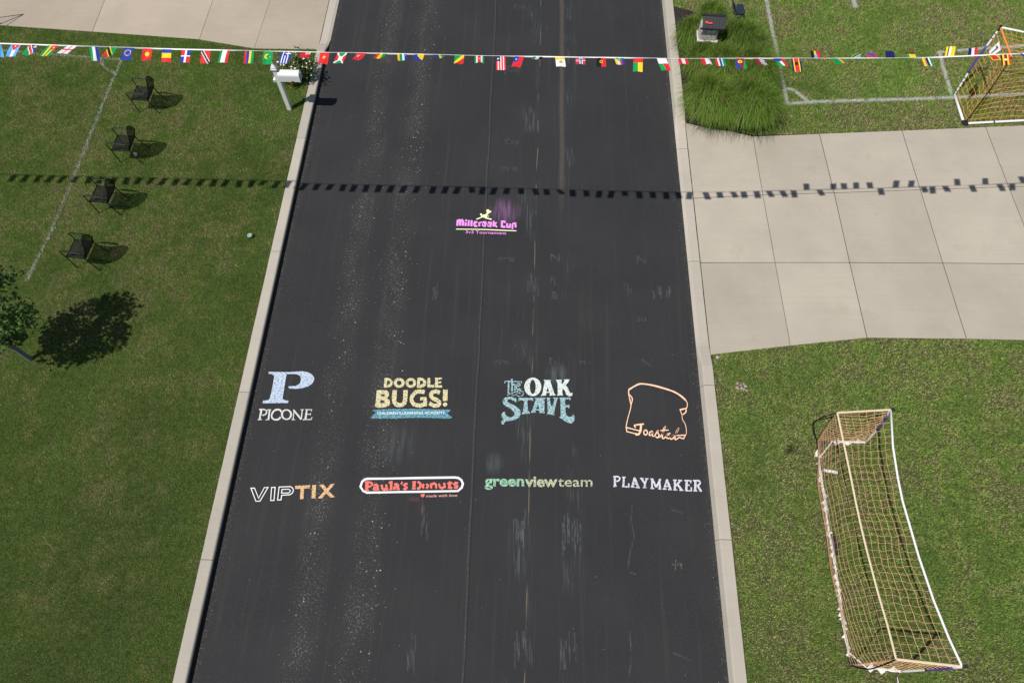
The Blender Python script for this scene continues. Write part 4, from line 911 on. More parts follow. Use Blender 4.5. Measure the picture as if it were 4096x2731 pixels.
# ---- dark goal standing just beyond the left edge: only its shadow reaches into the picture
S_ = G(97, 57, .122); T3 = Vector((S_.x - .41 * 1.25, S_.y - .335 * 1.25, LZ + 1.25)); org = Vector((T3.x, T3.y, LZ)); g3 = empty('training_goal', org)
tag(g3, 'dark training goal beyond the left edge, casting its frame and net shadow on the driveway', 'goal')
fr = [Vector((0, 0, 0)), Vector((0, 0, 1.25)), Vector((-1.8, -.45, 1.25)), Vector((-1.8, -.45, 0))]
MB().tube(fr, .016, 7).build('frame', M_BLACK, g3)
MB().tube([fr[1], Vector((-.32, -.85, 0)), Vector((-2.12, -1.3, 0)), fr[2]], .012, 7).build('back_frame', M_BLACK, g3)
net_panel(lambda u, v: fr[1].lerp(fr[2], u).lerp(Vector((-.32, -.85, 0)).lerp(Vector((-2.12, -1.3, 0)), u), v), 16, 12, .0022, 'back_net', M_BLACK, g3, 1)

# ---- heap of cobbles on the near right lawn
stc = [((782, 1045), 22, 22, (.45, .33, .29)), ((782, 1102), 31, 25, (.43, .30, .26)), ((824, 1068), 24, 20, (.40, .27, .23)), ((860, 1050), 19, 20, (.42, .32, .28)), ((883, 1080), 22, 22, (.55, .50, .43)), ((835, 1103), 20, 16, (.57, .53, .46)), ((866, 1120), 24, 22, (.34, .33, .33)), ((902, 1134), 19, 21, (.45, .31, .27))]
lbs = ['pinkish round cobble at the upper left of the little stone heap', 'largest reddish cobble at the left of the little stone heap', 'dark reddish cobble in the middle of the little stone heap', 'narrow pinkish cobble at the top of the little stone heap', 'cream angular stone at the right of the little stone heap', 'small cream stone in the centre of the little stone heap', 'grey angular stone at the foot of the little stone heap', 'reddish cobble at the lower right of the little stone heap']
for (pp, a_, b_, c_), lb in zip(stc, lbs):
    q_ = G(2700 + pp[0] * .319, 1200 + pp[1] * .319, LZ + .03); rx, ry = a_ * .319 / 225, b_ * .319 / 210; rz_ = (rx + ry) * .42; mb = MB(); rr = random.Random(hash(lb) % 999 if False else len(lb) + pp[0]); k1, k2, k3 = (rr.uniform(0, 6) for _ in range(3))
    mb.sheet([[(lambda th, ph: (lambda s_: (rx * s_ * math.sin(th) * math.cos(ph), ry * s_ * math.sin(th) * math.sin(ph), rz_ * s_ * math.cos(th)))(1 + .13 * math.sin(2 * ph + k1) * math.sin(th) + .09 * math.sin(3 * ph + k2) + .08 * math.cos(2 * th + k3)))(math.pi * i / 8, 2 * math.pi * j / 12) for j in range(13)] for i in range(9)])
    o = mb.build('cobble', mat('cobble %d' % pp[0], tuple(x * .72 for x in c_), .85, .18, 40, bump=.3, bscale=60), None, True); o.location = (q_.x, q_.y, LZ + rz_ * .75 + .01); tag(o, lb, 'stone', 'heap of cobbles on the right lawn')
# ---- sprinkler head beside the driveway, tent-peg end by the goal
q_ = G(2869, 1430, LZ); o = MB().lathe((0, 0, 0), [(.036, -.01), (.036, .028), (.030, .034), (.012, .036), (.010, .044), (0, .046)], 16).build('sprinkler_head', mat('grey plastic', (.36, .37, .38), .6), None, True); o.location = (q_.x, q_.y, LZ); tag(o, 'grey sprinkler head in the lawn corner between kerb and driveway', 'sprinkler')
a_, b_ = G(3591, 2706, LZ + .08), G(3594, 2745, LZ + .02); o = MB().tube([(0, 0, .06), ((b_ - a_).x * .5, (b_ - a_).y * .5, .05), ((b_ - a_).x, (b_ - a_).y, -.01)], .007, 6).build('tent_peg', mat('white cord', (.75, .76, .78), .6), None, True); o.location = (a_.x, a_.y, LZ); tag(o, 'thin pale tent peg in the grass at the bottom edge below the goal', 'peg')
# ------------------------------------------------------------------ string of flags across the road
Rd, Gn_, Bl, Nv, Ye, Wh, Bk, Lb, Mr, Or = (.70, .03, .04), (.0, .32, .08), (.02, .05, .36), (.012, .02, .11), (.90, .66, .02), (.80, .80, .82), (.012, .012, .014), (.12, .45, .80), (.30, .02, .03), (.85, .35, .04)
def bars_u(*c): return lambda u, v: c[min(len(c) - 1, int(u * len(c)))]
def bars_v(*c): return lambda u, v: c[min(len(c) - 1, int(v * len(c)))]
def on(base, test, c): return lambda u, v: c if test(u, v) else base(u, v)
def disc_t(cu, cv, r): return lambda u, v: ((u - cu) * .145) ** 2 + ((v - cv) * .21) ** 2 < (r * .1) ** 2
def ring_t(cu, cv, r0, r1): return lambda u, v: (r0 * .1) ** 2 < ((u - cu) * .145) ** 2 + ((v - cv) * .21) ** 2 < (r1 * .1) ** 2
def rect_t(a, b, c, d): return lambda u, v: a < u < b and c < v < d
def star_t(cu, cv, r):
    def t(u, v):
        x, y = (u - cu) * .145, (v - cv) * .21; a = math.atan2(y, x) + .3; q = abs((a / (2 * math.pi) * 5) % 1 - .5) * 2
        return math.hypot(x, y) < r * .1 * (.42 + .58 * q ** 1.4)
    return t
def diag_t(w, s=1): return lambda u, v: abs((u if s > 0 else 1 - u) - v) < w
solid = lambda c: (lambda u, v: c)
tri_top = lambda h, w=.5: (lambda u, v: v < h and abs(u - .5) < w * (1 - v / h))
cres = lambda cu, cv, r: (lambda u, v: disc_t(cu, cv, r)(u, v) and not disc_t(cu + .16, cv + .0, r * .82)(u, v))
def ring_stars(base, c, r=.45, n=12):
    f = base
    for k in range(n): f = on(f, disc_t(.5 + r * .1 / .145 * math.cos(k * 2 * math.pi / n), .42 + r * .1 / .21 * math.sin(k * 2 * math.pi / n), .075), c)
    return f
diag2 = lambda a, mid, b, edge, w, s=1: (lambda u, v: mid if diag_t(w, s)(u, v) else (edge if diag_t(w + .10, s)(u, v) else (a if (u if s > 0 else 1 - u) > v else b)))
FLAGS = [  # x in the photograph, pattern, sideways drift, swing towards the viewer in degrees, curl, what it shows
 (-16, solid(Lb), -.2, 20, 10, 'light blue flag'),
 (66, on(on(bars_u(Lb, Wh, Lb), tri_top(.55), Rd), star_t(.5, .16, .16), Wh), -.42, 73, -9, 'light blue and white flag with a red triangle and star'),
 (137, on(diag2(Bl, Rd, Gn_, Wh, .13, 1), disc_t(.75, .2, .2), Ye), -.38, 84, -4, 'blue and green flag with a red diagonal'),
 (214, on(on(bars_u(Gn_, Ye, Gn_, Ye, Gn_), rect_t(.45, 1, 0, .42), Rd), star_t(.72, .2, .18), Wh), -.60, 80, 2, 'green and yellow striped flag with a red canton'),
 (290, on(on(solid(Wh), rect_t(.42, .58, 0, 1), Rd), rect_t(0, 1, .43, .56), Rd), -.50, 97, 1, 'white flag with a red cross'),
 (373, bars_u(Gn_, Wh, Bl), -.06, 37, 8, 'green, white and blue striped flag'),
 (450, diag2(Gn_, Bk, Rd, Ye, .16, 1), -.25, 83, 14, 'curled green and red flag with a black diagonal'),
 (517, ring_stars(solid(Bl), Ye), -.20, 77, -9, 'blue flag with a ring of yellow stars'),
 (591, on(solid(Rd), disc_t(.5, .45, .36), Ye), -.05, 64, 17, 'red flag with a yellow sun'),
 (669, bars_v(Bl, Ye, Rd), -.08, 71, -11, 'blue, yellow and red banded flag'),
 (746, lambda u, v: Wh if abs(u - .5) < .09 or abs(v - .5) < .06 else (Rd if (u < .5) == (v < .5) else Bl), -.14, 68, -5, 'flag quartered red and blue by a white cross'),
 (824, diag2(Rd, Bk, Rd, Wh, .11, 1), -.16, 56, 8, 'red flag with a black diagonal'),
 (902, bars_u(Gn_, Wh, Wh, Rd), -.18, 82, -20, 'green, white and red striped flag'),
 (998, bars_u(Rd, Bl, Ye, Gn_), -.04, 70, -4, 'red, blue, yellow and green striped flag'),
 (1074, on(on(solid(Gn_), cres(.42, .42, .40), Ye), star_t(.72, .42, .13), Ye), -.10, 66, -5, 'green flag with a yellow crescent and star'),
 (1148, on(on(bars_u(Bl, Wh, Bl, Wh, Bl, Wh, Bl), rect_t(.45, 1, 0, .35), Bl), lambda u, v: (.68 < u < .78 and v < .35) or (u > .45 and .13 < v < .21), Wh), -.25, 82, -20, 'blue and white striped flag with a cross'),
 (1226, on(on(on(solid(Rd), rect_t(.48, 1, 0, .45), Wh), rect_t(.68, .80, .06, .38), Rd), rect_t(.55, .95, .17, .26), Rd), .05, 112, -7, 'folded red flag with a white canton'),
 (1299, on(solid(Rd), star_t(.5, .42, .32), Ye), -.08, 72, 12, 'red flag with a yellow star'),
 (1370, on(lambda u, v: Wh if abs(u - v) < .09 or abs(1 - u - v) < .09 else ((Gn_ if (v < u) == (v < 1 - u) else Rd)), disc_t(.5, .5, .34), Wh), -.30, 73, 17, 'red and green flag with a white saltire'),
 (1446, on(solid(Rd), cres(.45, .4, .26), Wh), -.35, 95, 16, 'red flag with a white crescent'),
 (1527, bars_u(Rd, Ye, Gn_), -.15, 106, 9, 'folded red, yellow and green flag'),
 (1608, on(bars_u(Ye, Gn_, Wh, Bl), star_t(.85, .15, .15), Wh), .22, 102, 2, 'rippled yellow, green, white and blue flag'),
 (1678, on(solid(Bl), lambda u, v: u > .3 + .2 * v and v < 1.2 * u - .1, Ye), .0, 106, 0, 'blue flag with a yellow triangle'),
 (1752, on(bars_u(Bl, Bl, Ye, Gn_), disc_t(.28, .22, .2), Ye), .30, 127, -15, 'lifted blue, yellow and green flag'),
 (1838, diag2(Gn_, Ye, Rd, Ye, .12, -1), .0, 89, 13, 'green, yellow and red diagonal flag'),
 (1917, on(on(bars_u(Gn_, Wh, Rd, Rd, Wh, Gn_), star_t(.5, .4, .2), Ye), lambda u, v: False, Ye), .08, 107, -8, 'green, white and red flag with a yellow star'),
 (2003, on(on(bars_u(Rd, Wh, Rd, Wh, Rd, Wh, Rd), rect_t(0, .45, 0, .38), Nv), star_t(.22, .18, .2), Wh), .06, 46, 20, 'red and white striped flag with a blue canton'),
 (2078, on(on(solid(Rd), rect_t(0, .5, 0, .5), Bl), disc_t(.25, .25, .12), Wh), -.30, 79, 12, 'red flag with a blue canton'),
 (2152, bars_u(Gn_, Wh, Bk), -.15, 121, -3, 'lifted green, white and black flag'),
 (2239, on(bars_v(Ye, Wh, Wh), disc_t(.55, .55, .28), (.45, .38, .22)), .12, 96, -9, 'yellow and white flag with a crest'),
 (2321, on(on(solid(Rd), lambda u, v: .40 < u < .72 or .30 < v < .58, Wh), lambda u, v: .49 < u < .63 or .38 < v < .50, Bl), .0, 109, -9, 'red flag with a blue and white cross'),
 (2404, on(bars_u(Bk, Rd), ring_t(.5, .45, .16, .28), Ye), .0, 91, -2, 'black and red flag with a yellow emblem'),
 (2476, on(on(bars_u(Ye, Wh, Rd, Bl), tri_top(.5), Gn_), cres(.5, .16, .15), Wh), .10, 97, 10, 'striped flag with a green triangle'),
 (2553, lambda u, v: Rd if v < .33 else (Gn_ if u < .5 else Ye), .0, 55, 16, 'red, green and yellow flag'),
 (2646, lambda u, v: Wh if v < .42 else (Rd if u > .42 else Gn_), .45, 71, 11, 'white flag with red and green below'),
 (2730, bars_u(Rd, Wh, Rd), -.02, 118, -16, 'red, white and red striped flag'),
 (2812, lambda u, v: Rd if u + .3 * v < .66 else Wh, .25, 116, -16, 'twisted red and white flag'),
 (2879, bars_u(Rd, Rd, Wh, Bl, Bl, Wh, Gn_, Gn_), .0, 100, 2, 'red, white, blue and green striped flag'),
 (2958, on(on(lambda u, v: Bl if u < .5 * v else (Gn_ if u > 1 - .35 * v else Mr), ring_t(.46, .36, .16, .34), Ye), disc_t(.46, .36, .1), Or), .12, 98, -19, 'maroon, blue and green flag with a yellow wreath'),
 (3032, on(lambda u, v: Mr, lambda u, v: u > .5, (.1, .12, .4)) if False else (lambda u, v: (Wh if int(u * 14 + .8 * math.sin(v * 9)) % 2 else Nv) if u > .48 else Mr), .28, 99, 7, 'maroon flag with blue and white waves'),
 (3112, lambda u, v: Bl if v < .35 and u < .75 else (Rd if u > .62 else (Wh if u > .38 else Gn_)), .35, 103, -7, 'blue, white, red and green flag'),
 (3183, on(bars_u(Nv, Ye, Rd, Rd, Rd, Ye, Nv), disc_t(.5, .4, .26), Bk), .25, 66, -2, 'blue, yellow and red flag with a shield'),
 (3264, lambda u, v: Bk if u < .35 else (Ye if u < .55 and v > .4 else (Lb if u < .65 and v < .5 else Rd)), .20, -86, 14, 'lifted red, black and yellow flag'),
 (3338, lambda u, v: Or if u > .8 else Gn_, .15, 118, -20, 'green flag seen edge-on'),
 (3425, diag2(Lb, Bk, Gn_, Ye, .14, 1), .35, -74, 10, 'lifted green and blue flag with a black diagonal'),
 (3492, lambda u, v: Rd if (u + v < .7 or u > .85) else (.10, .08, .42), .20, -76, 10, 'lifted red and blue flag'),
 (3562, solid(Nv), .30, -82, 6, 'lifted navy flag'),
 (3648, lambda u, v: (.16, .05, .03) if v > .55 else (Ye if u > .3 else Gn_), .15, -81, 14, 'lifted brown and yellow flag'),
 (3706, bars_u(Ye, (.5, .2, .2), Bk, Wh, Gn_), -.05, 92, 10, 'folded yellow, black and green flag'),
 (3797, on(on(solid(Ye), lambda u, v: abs(u - .45) < .10, Wh), lambda u, v: .2 < u < .35, Bk), .45, -100, 8, 'lifted yellow flag with black and white stripes'),
 (3890, bars_u(Nv, Wh, Rd), .50, -85, 8, 'lifted navy, white and red flag'),
 (3966, on(solid(Rd), lambda u, v: u < .14 or u > .86 or v < .09 or v > .91, Ye), -.10, 118, -15, 'red flag with a yellow border'),
 (4020, on(bars_u(Bk, Ye, Rd, Bk, Ye, Rd), disc_t(.5, .5, .22), Wh), -.15, 85, -6, 'black, yellow and red striped flag'),
 (4096, bars_u(Bl, Wh, Bl), .1, 114, -7, 'blue and white flag'),
]
CORD = [(-15.2, 8.70, 5.62), (-12, 8.74, 5.53), (-8.36, 8.77, 5.46), (-5.62, 8.79, 5.41), (-3.24, 8.81, 5.40), (-.47, 8.79, 5.42), (2.24, 8.80, 5.44), (4.63, 8.93, 5.40), (6.25, 9.04, 5.36), (8.9, 9.22, 5.42), (11.4, 9.40, 5.52)]
cx_ = [c[0] for c in CORD]
def cord_at(x): return Vector((x, float(np.interp(x, cx_, [c[1] for c in CORD])), float(np.interp(x, cx_, [c[2] for c in CORD]))))
def px_to_cord(px):
    lo, hi = -16.0, 12.0
    for _ in range(40):
        m_ = (lo + hi) / 2; d_ = cord_at(m_) - Vector((0, 0, CAM_H)); q_ = 2048 + FPX * d_.dot(_r) / d_.dot(_f)
        lo, hi = (m_, hi) if q_ < px else (lo, m_)
    return lo
bo = cord_at(0); bn = empty('flag_bunting', bo); tag(bn, 'string of small world flags on a white tape stretched over road and lawns', 'bunting')
tp = MB(); rows = []; rr = random.Random(5)
for k in range(541):
    x = -15.2 + 26.6 * k / 540; c = cord_at(x) - bo; tw = .9 * math.sin(x * 2.1) + .7 * math.sin(x * .83 + 1); a_ = Vector((0, math.sin(tw), math.cos(tw))) * .0095; rows.append([c - a_, c + a_])
tpo = tp.sheet(rows).build('tape', mat('white ribbon tape', (.82, .82, .82), .6, .05), bn); sd = tpo.modifiers.new('thickness', 'SOLIDIFY'); sd.thickness = .004; sd.offset = 0
M_FLAG = attr_mat('printed polyester', .7, .10, .2)
def make_flag(x, pat, drift, swing, curl, label, seed):
    rr = random.Random(seed); NU, NV_, W_, L_ = 18, 22, .148, .21; mb = MB(); base = cord_at(x)
    ph, am = rr.uniform(0, 6.28), rr.uniform(.006, .018); rows = []; y = z = 0.0; tang = (cord_at(x + .1) - cord_at(x - .1)).normalized()
    pts = []
    for j in range(NV_ + 1):
        v = j / NV_; th = R(swing + curl * v)
        if j: y += -math.sin(th) * L_ / NV_; z += -math.cos(th) * L_ / NV_
        nn = Vector((0, -math.cos(th), math.sin(th)))
        pts.append([tang * ((i / NU - .5) * W_ + drift * v * L_ * .8) + Vector((0, y, z)) + nn * (am * math.sin(ph + 5.5 * i / NU + 2.2 * v) * v + .010 * v * math.sin(math.pi * i / NU + ph)) for i in range(NU + 1)])
    for j in range(NV_):
        for i in range(NU):
            mb.add([pts[j][i], pts[j][i + 1], pts[j + 1][i + 1], pts[j + 1][i]], [(0, 3, 2, 1)], pat((i + .5) / NU, (j + .5) / NV_))
    o = mb.build('flag', M_FLAG, bn, True); o.location = base - bo
    if label: o['label'] = label
    return o
xs_ = []
for k, (px, pat, dr_, sw, cu_, lb) in enumerate(FLAGS):
    x = px_to_cord(px); xs_.append(x); make_flag(x, pat, dr_, sw, cu_, lb, k)
x = xs_[0] - .30; k = 0
extra = [bars_u(Rd, Wh, Bl), bars_u(Gn_, Wh, Rd), bars_v(Bk, Rd, Ye), solid(Rd), bars_u(Bl, Ye), bars_u(Wh, Rd), bars_v(Bl, Wh, Rd)]
while x > -14.7:                                        # the string runs on beyond the left edge: those flags throw the shadows on the lawn
    make_flag(x, extra[k % 7], rr.uniform(-.4, .0), rr.uniform(48, 85), rr.uniform(-15, 20), None, 100 + k); x -= .305; k += 1

x = xs_[-1] + .31
while x < 11.2: make_flag(x, extra[k % 7], rr.uniform(-.2, .4), rr.choice((rr.uniform(50, 100), rr.uniform(-80, -50), rr.uniform(110, 140))), rr.uniform(-25, 25), None, 200 + k); x += rr.uniform(.27, .34); k += 1

# ------------------------------------------------------------------ plants
M_LEAF = attr_mat('maple leaves', .6, .30, .3)
M_BARK = mat('smooth grey bark', (.17, .17, .175), .8, .25, 12, bump=.4, bscale=30)
# ---- young maple at the left edge
tb_ = G(122, 1437, LZ); tr = empty('young_maple', (tb_.x, tb_.y, LZ)); tag(tr, 'young maple tree with a grey trunk at the left edge of the lawn', 'tree')
tk = MB(); tk.tube([(0, 0, -.05), (0, 0, .02), (.005, 0, .3), (0, .01, 1.0), (.01, .01, 1.6), (.02, .02, 2.2), (.03, .03, 2.9)], [.066, .056, .047, .043, .036, .026, .008], 10); tk.build('trunk', M_BARK, tr, True)
rr = random.Random(21); lm = MB(); CR = Vector((.20, .10, 1.98)); ends = []
br = MB()
for k in range(26):
    z0 = rr.uniform(1.05, 2.5); a_ = k * 2.4 + rr.uniform(-.3, .3); d_ = Vector((math.cos(a_), math.sin(a_), 0)); ln = rr.uniform(.55, .95) * (1 - .35 * abs(z0 - 1.7))
    p0 = Vector((.015, .01, z0)); p1 = p0 + d_ * ln * .5 + Vector((0, 0, .18)); p2 = p0 + d_ * ln + Vector((0, 0, rr.uniform(.15, .45))); br.tube([p0, p1, p2], [.016, .010, .003], 5); ends += [p1, p2]
br.build('branch', M_BARK, tr, True)['kind'] = 'stuff'
LEAF = [(0, 0), (.30, -.10), (.55, .12), (.38, .28), (.52, .62), (.24, .52), (0, 1.0), (-.24, .52), (-.52, .62), (-.38, .28), (-.55, .12), (-.30, -.10)]
clumps = []
for k in range(74):
    while True:
        q_ = Vector((rr.uniform(-1, 1), rr.uniform(-1, 1), rr.uniform(-1, 1)))
        if .30 < q_.length < 1: break
    q_ = q_.normalized() * (q_.length ** .5); clumps.append((CR + Vector((q_.x * .80, q_.y * .78, q_.z * .92)), rr.uniform(.16, .30), rr.uniform(.7, 1.25)))
for c_, r_, br_ in clumps:
    for k in range(30):
        o_ = Vector((rr.gauss(0, 1), rr.gauss(0, 1), rr.gauss(0, .8))); o_ = o_.normalized() * r_ * rr.random() ** .4; p_ = c_ + o_
        up = (Vector((rr.gauss(0, .55), rr.gauss(0, .55), 1)) + o_.normalized() * .35).normalized(); yx = up.orthogonal().normalized(); yx = Matrix.Rotation(rr.uniform(0, 6.28), 3, up) @ yx; zx = up.cross(yx); s_ = rr.uniform(.055, .10)
        g_ = br_ * rr.uniform(.75, 1.3); col_ = (.075 * g_, .140 * g_, .030 * g_)
        vs_ = [p_ + (yx * x_ + zx * (y_ - .3)) * s_ - up * (abs(x_) * .18 * s_) for x_, y_ in LEAF]
        lm.add(vs_, [(0, 1, 2, 3), (0, 3, 4, 5), (0, 5, 6, 7), (0, 7, 8, 9), (0, 9, 10, 11)], col_)
lm.build('crown', M_LEAF, tr)

# ---- rose bush beside the white mailbox
c0 = G(1198, 324, LZ); rb_ = empty('rose_bush', (c0.x - .02, c0.y + .06, LZ)); tag(rb_, 'leafy rose bush with white and red blooms behind the white mailbox', 'bush')
rr = random.Random(8); fol = MB(); stm = MB()
for k in range(60):
    a_ = rr.uniform(0, 6.28); e_ = rr.uniform(.15, 1); tip = Vector((math.cos(a_) * .54 * e_, math.sin(a_) * .55 * e_, rr.uniform(.35, .74) * (1.1 - .45 * e_))); stm.tube([(tip.x * .12, tip.y * .12, -.02), (tip.x * .5, tip.y * .5, tip.z * .62), tuple(tip)], [.007, .005, .002], 4)
    for j in range(48):
        t_ = rr.uniform(.3, 1.04); p_ = Vector((tip.x * t_, tip.y * t_, tip.z * t_ ** .8)) + Vector((rr.gauss(0, .06), rr.gauss(0, .06), rr.gauss(0, .045)))
        if p_.z < .02: continue
        n_ = Vector((rr.gauss(0, .6), rr.gauss(0, .6), 1)).normalized(); u_ = n_.orthogonal().normalized(); u_ = Matrix.Rotation(rr.uniform(0, 6.28), 3, n_) @ u_; w_ = n_.cross(u_); s_ = rr.uniform(.022, .040); g_ = rr.uniform(.7, 1.6)
        fol.add([p_ - u_ * s_, p_ + w_ * s_ * .62 - u_ * s_ * .1, p_ + u_ * s_ * 1.1, p_ - w_ * s_ * .62 - u_ * s_ * .1], [(0, 1, 2, 3)], (.080 * g_, .135 * g_, .040 * g_) if rr.random() < .86 else (.19 * g_, .09 * g_, .05 * g_))
fol.build('foliage', M_LEAF, rb_); stm.build('stem', mat('brown stem', (.10, .07, .045), .8), rb_)['kind'] = 'stuff'
M_ROSE = {'w': mat('white petals', (.82, .80, .68), .6, .06, 30), 'r': mat('red petals', (.55, .03, .05), .6, .15, 30), 'o': mat('orange petals', (.85, .35, .10), .6, .15, 30)}
for k in range(46):
    a_ = rr.uniform(0, 6.28); e_ = rr.uniform(.1, 1.02) ** .6; p_ = Vector((math.cos(a_) * .54 * e_, math.sin(a_) * .56 * e_, (.66 - .36 * e_ * e_) + rr.uniform(.0, .06)))
    s_ = rr.uniform(.014, .026); m_ = MB()
    for j in range(5):
        b_ = j * 1.257; u_ = Vector((math.cos(b_), math.sin(b_), .35)); w_ = Vector((-math.sin(b_), math.cos(b_), 0)); m_.add([Vector((0, 0, 0)), u_ * s_ * .8 - w_ * s_ * .6, u_ * s_ * 1.25, u_ * s_ * .8 + w_ * s_ * .6], [(0, 1, 2, 3)])
    m_.lathe((0, 0, .002), [(.3 * s_, 0), (.35 * s_, .4 * s_), (0, .55 * s_)], 6)
    o = m_.build('bloom', M_ROSE['r' if (p_.y > .12 and rr.random() < .45) else ('o' if rr.random() < .06 else 'w')], rb_); o.location = p_

# ---- clumps of tall ornamental grass
M_OG = attr_mat('ornamental grass blades', .65, .35, .25)
def grass_clump(px, py, r_, h_, nbl, tint, label, seed):
    c_ = G(px, py, LZ); o_ = empty('grass_clump', (c_.x, c_.y, LZ)); rg_ = np.random.default_rng(seed); mb = MB()
    wind = Vector((.08, -.12, 0))
    for k in range(nbl):
        a_ = rg_.uniform(0, 2 * math.pi); e_ = rg_.random() ** .55; b0 = Vector((math.cos(a_), math.sin(a_), 0)) * r_ * .42 * e_; a2 = a_ + rg_.normal(0, .75); d_ = Vector((math.cos(a2), math.sin(a2), 0)); ln = rg_.uniform(.45, 1.08)
        rad = r_ * (.10 + .62 * e_) * ln * rg_.uniform(.5, 1.15); hh = h_ * ln * (1 - .34 * e_ * e_); dr = rg_.uniform(.35, .98)
        path = [b0, b0 + d_ * rad * .22 + wind * .12 * ln + Vector((0, 0, hh * .55)), b0 + d_ * rad * .60 + wind * .45 * ln + Vector((0, 0, hh * .92)), b0 + d_ * rad * 1.05 + wind * ln + Vector((rg_.normal(0, .03), rg_.normal(0, .03), hh * dr))]
        sd_ = Vector((-d_.y, d_.x, 0)); w_ = rg_.uniform(.0026, .0050); v_ = []
        for j, p_ in enumerate(path): ww = w_ * (1, 1, .8, .1)[j]; v_ += [p_ - sd_ * ww, p_ + sd_ * ww]
        g_ = rg_.uniform(.50, 1.40); t_ = rg_.random()
        col_ = (tint[0] * g_, tint[1] * g_, tint[2] * g_) if t_ < .86 else (.34 * g_, .28 * g_, .12 * g_)
        mb.add(v_, [(0, 1, 3, 2), (2, 3, 5, 4), (4, 5, 7, 6)], col_)
    mb.build('blades', M_OG, o_)
    tag(o_, label, 'ornamental grass', 'clumps of tall grass in the mulch bed'); return o_
grass_clump(2764, 186, .76, .86, 4200, (.150, .270, .034), 'tall grass clump between the right kerb and the stone-look mailbox', 1)
grass_clump(2828, 112, .62, .80, 3200, (.165, .295, .040), 'tall grass clump behind the roof of the stone-look mailbox', 2)
grass_clump(2940, 222, .98, .96, 6000, (.140, .255, .032), 'dark tall grass clump right of the stone-look mailbox', 3)
grass_clump(2880, 320, 1.0, .96, 6000, (.160, .270, .040), 'low grass clump in front of the stone-look mailbox post', 4)
grass_clump(2824, 446, .98, 1.02, 6400, (.180, .305, .040), 'tall grass clump at the kerb corner of the bed above the driveway', 5)
grass_clump(2972, 462, .98, 1.04, 6400, (.160, .290, .036), 'tall grass clump at the lawn side of the bed, overhanging the driveway', 6)
grass_clump(2985, 330, .90, 1.0, 5600, (.150, .275, .034), 'tall grass clump at the lawn edge of the bed, nearest the pitch corner arc', 9)
grass_clump(2800, 292, .80, .90, 4600, (.160, .275, .036), 'tall grass clump beside the kerb just below the string of flags', 10)
# a few blades and seed stalks left lying over the bed between the clumps
sk = MB(); rr = random.Random(2)
for k in range(60):
    q_ = G(rr.uniform(2850, 2960), rr.uniform(300, 440), LZ); a_ = rr.uniform(0, 6.28); sk.tube([(q_.x, q_.y, LZ), (q_.x + .08 * math.cos(a_), q_.y + .08 * math.sin(a_), LZ + .35), (q_.x + .16 * math.cos(a_), q_.y + .16 * math.sin(a_), LZ + .50)], [.002, .003, .006], 4)
tag(sk.build('seed_stalks', mat('pale seed heads', (.48, .42, .30), .8, .2, 20)), 'pale seed stalks standing between the tall grass clumps', 'seed stalks', kind='stuff')

# ------------------------------------------------------------------ grit on the road
rg_ = np.random.default_rng(4); gv = MB()
def chip(x, y, s):
    a_ = rg_.uniform(0, 6.28); k = 5; ring = [(x + s * rg_.uniform(.6, 1.1) * math.cos(a_ + 6.283 * j / k), y + s * rg_.uniform(.6, 1.1) * math.sin(a_ + 6.283 * j / k)) for j in range(k)]
    t_ = rg_.uniform(.7, 1.1); c_ = (.46 * t_, .42 * t_, .35 * t_) if rg_.random() < .7 else (.34 * t_, .33 * t_, .32 * t_)
    gv.add([(px_, py_, .001) for px_, py_ in ring] + [(x, y, .001 + s * .7)], [(j, (j + 1) % k, k) for j in range(k)], c_)
for k in range(3600):
    y = rg_.uniform(-1, 18.5); tr_ = rg_.choice([-3.80, -2.95, -2.66]); x = tr_ - .010 * y + .1 * math.sin(y * .6) + rg_.normal(0, .17)
    if rg_.random() < .35 + .5 * (math.sin(y * 1.7) > -.2): chip(x, y, .003 + .0065 * rg_.random() ** 3)
for k in range(150):
    y = rg_.uniform(0, 18); chip(rg_.choice([-3.75, -2.62, -2.55]) + rg_.normal(0, .12) - .01 * y, y, rg_.uniform(.009, .019))
for k in range(260): chip(rg_.uniform(-5.3, 3.6), rg_.uniform(-1, 18), .003 + .006 * rg_.random() ** 3)
for k in range(420):
    s_ = rg_.choice([-1, 1]); chip((-5.40 if s_ < 0 else 3.64) + abs(rg_.normal(0, .05)) * -(-1 if s_ < 0 else 1), rg_.uniform(-1, 18), .003 + .005 * rg_.random() ** 2)
tag(gv.build('road_grit', attr_mat('stone chips', .9)), 'loose pale stone chips scattered along the wheel tracks of the road', 'grit', kind='stuff')

# ------------------------------------------------------------------ the drone whose shadow lies on the near right lawn
dn = empty('camera_drone', (0, -.06, CAM_H + .07)); tag(dn, 'small grey camera drone in the air, its shadow lying beside the near goal', 'drone')
M_DRONE = mat('grey drone shell', (.30, .31, .32), .5, .08, 20)
MB().box((0, -.01, .03), (.085, .17, .055), taper=.85).build('body', M_DRONE, dn, bevel=.01)
for sx_ in (-1, 1):
    for sy_ in (-1, 1):
        MB().tube([(sx_ * .035, sy_ * .06, .035), (sx_ * .115, sy_ * .105, .045)], .009, 7).build('arm', M_DRONE, dn, True); hub = (sx_ * .115, sy_ * .105, .04)
        MB().lathe(hub, [(.014, 0), (.014, .022), (.006, .028)], 10).build('motor', M_PLASTIC, dn); rt_ = MB()
        for q_ in (0, math.pi): rt_.box((hub[0] + .036 * math.cos(.7 + q_ + sx_), hub[1] + .036 * math.sin(.7 + q_ + sx_), hub[2] + .03), (.07, .013, .002), Matrix.Rotation(.7 + q_ + sx_, 3, 'Z'))
        rt_.build('rotor', M_PLASTIC, dn)

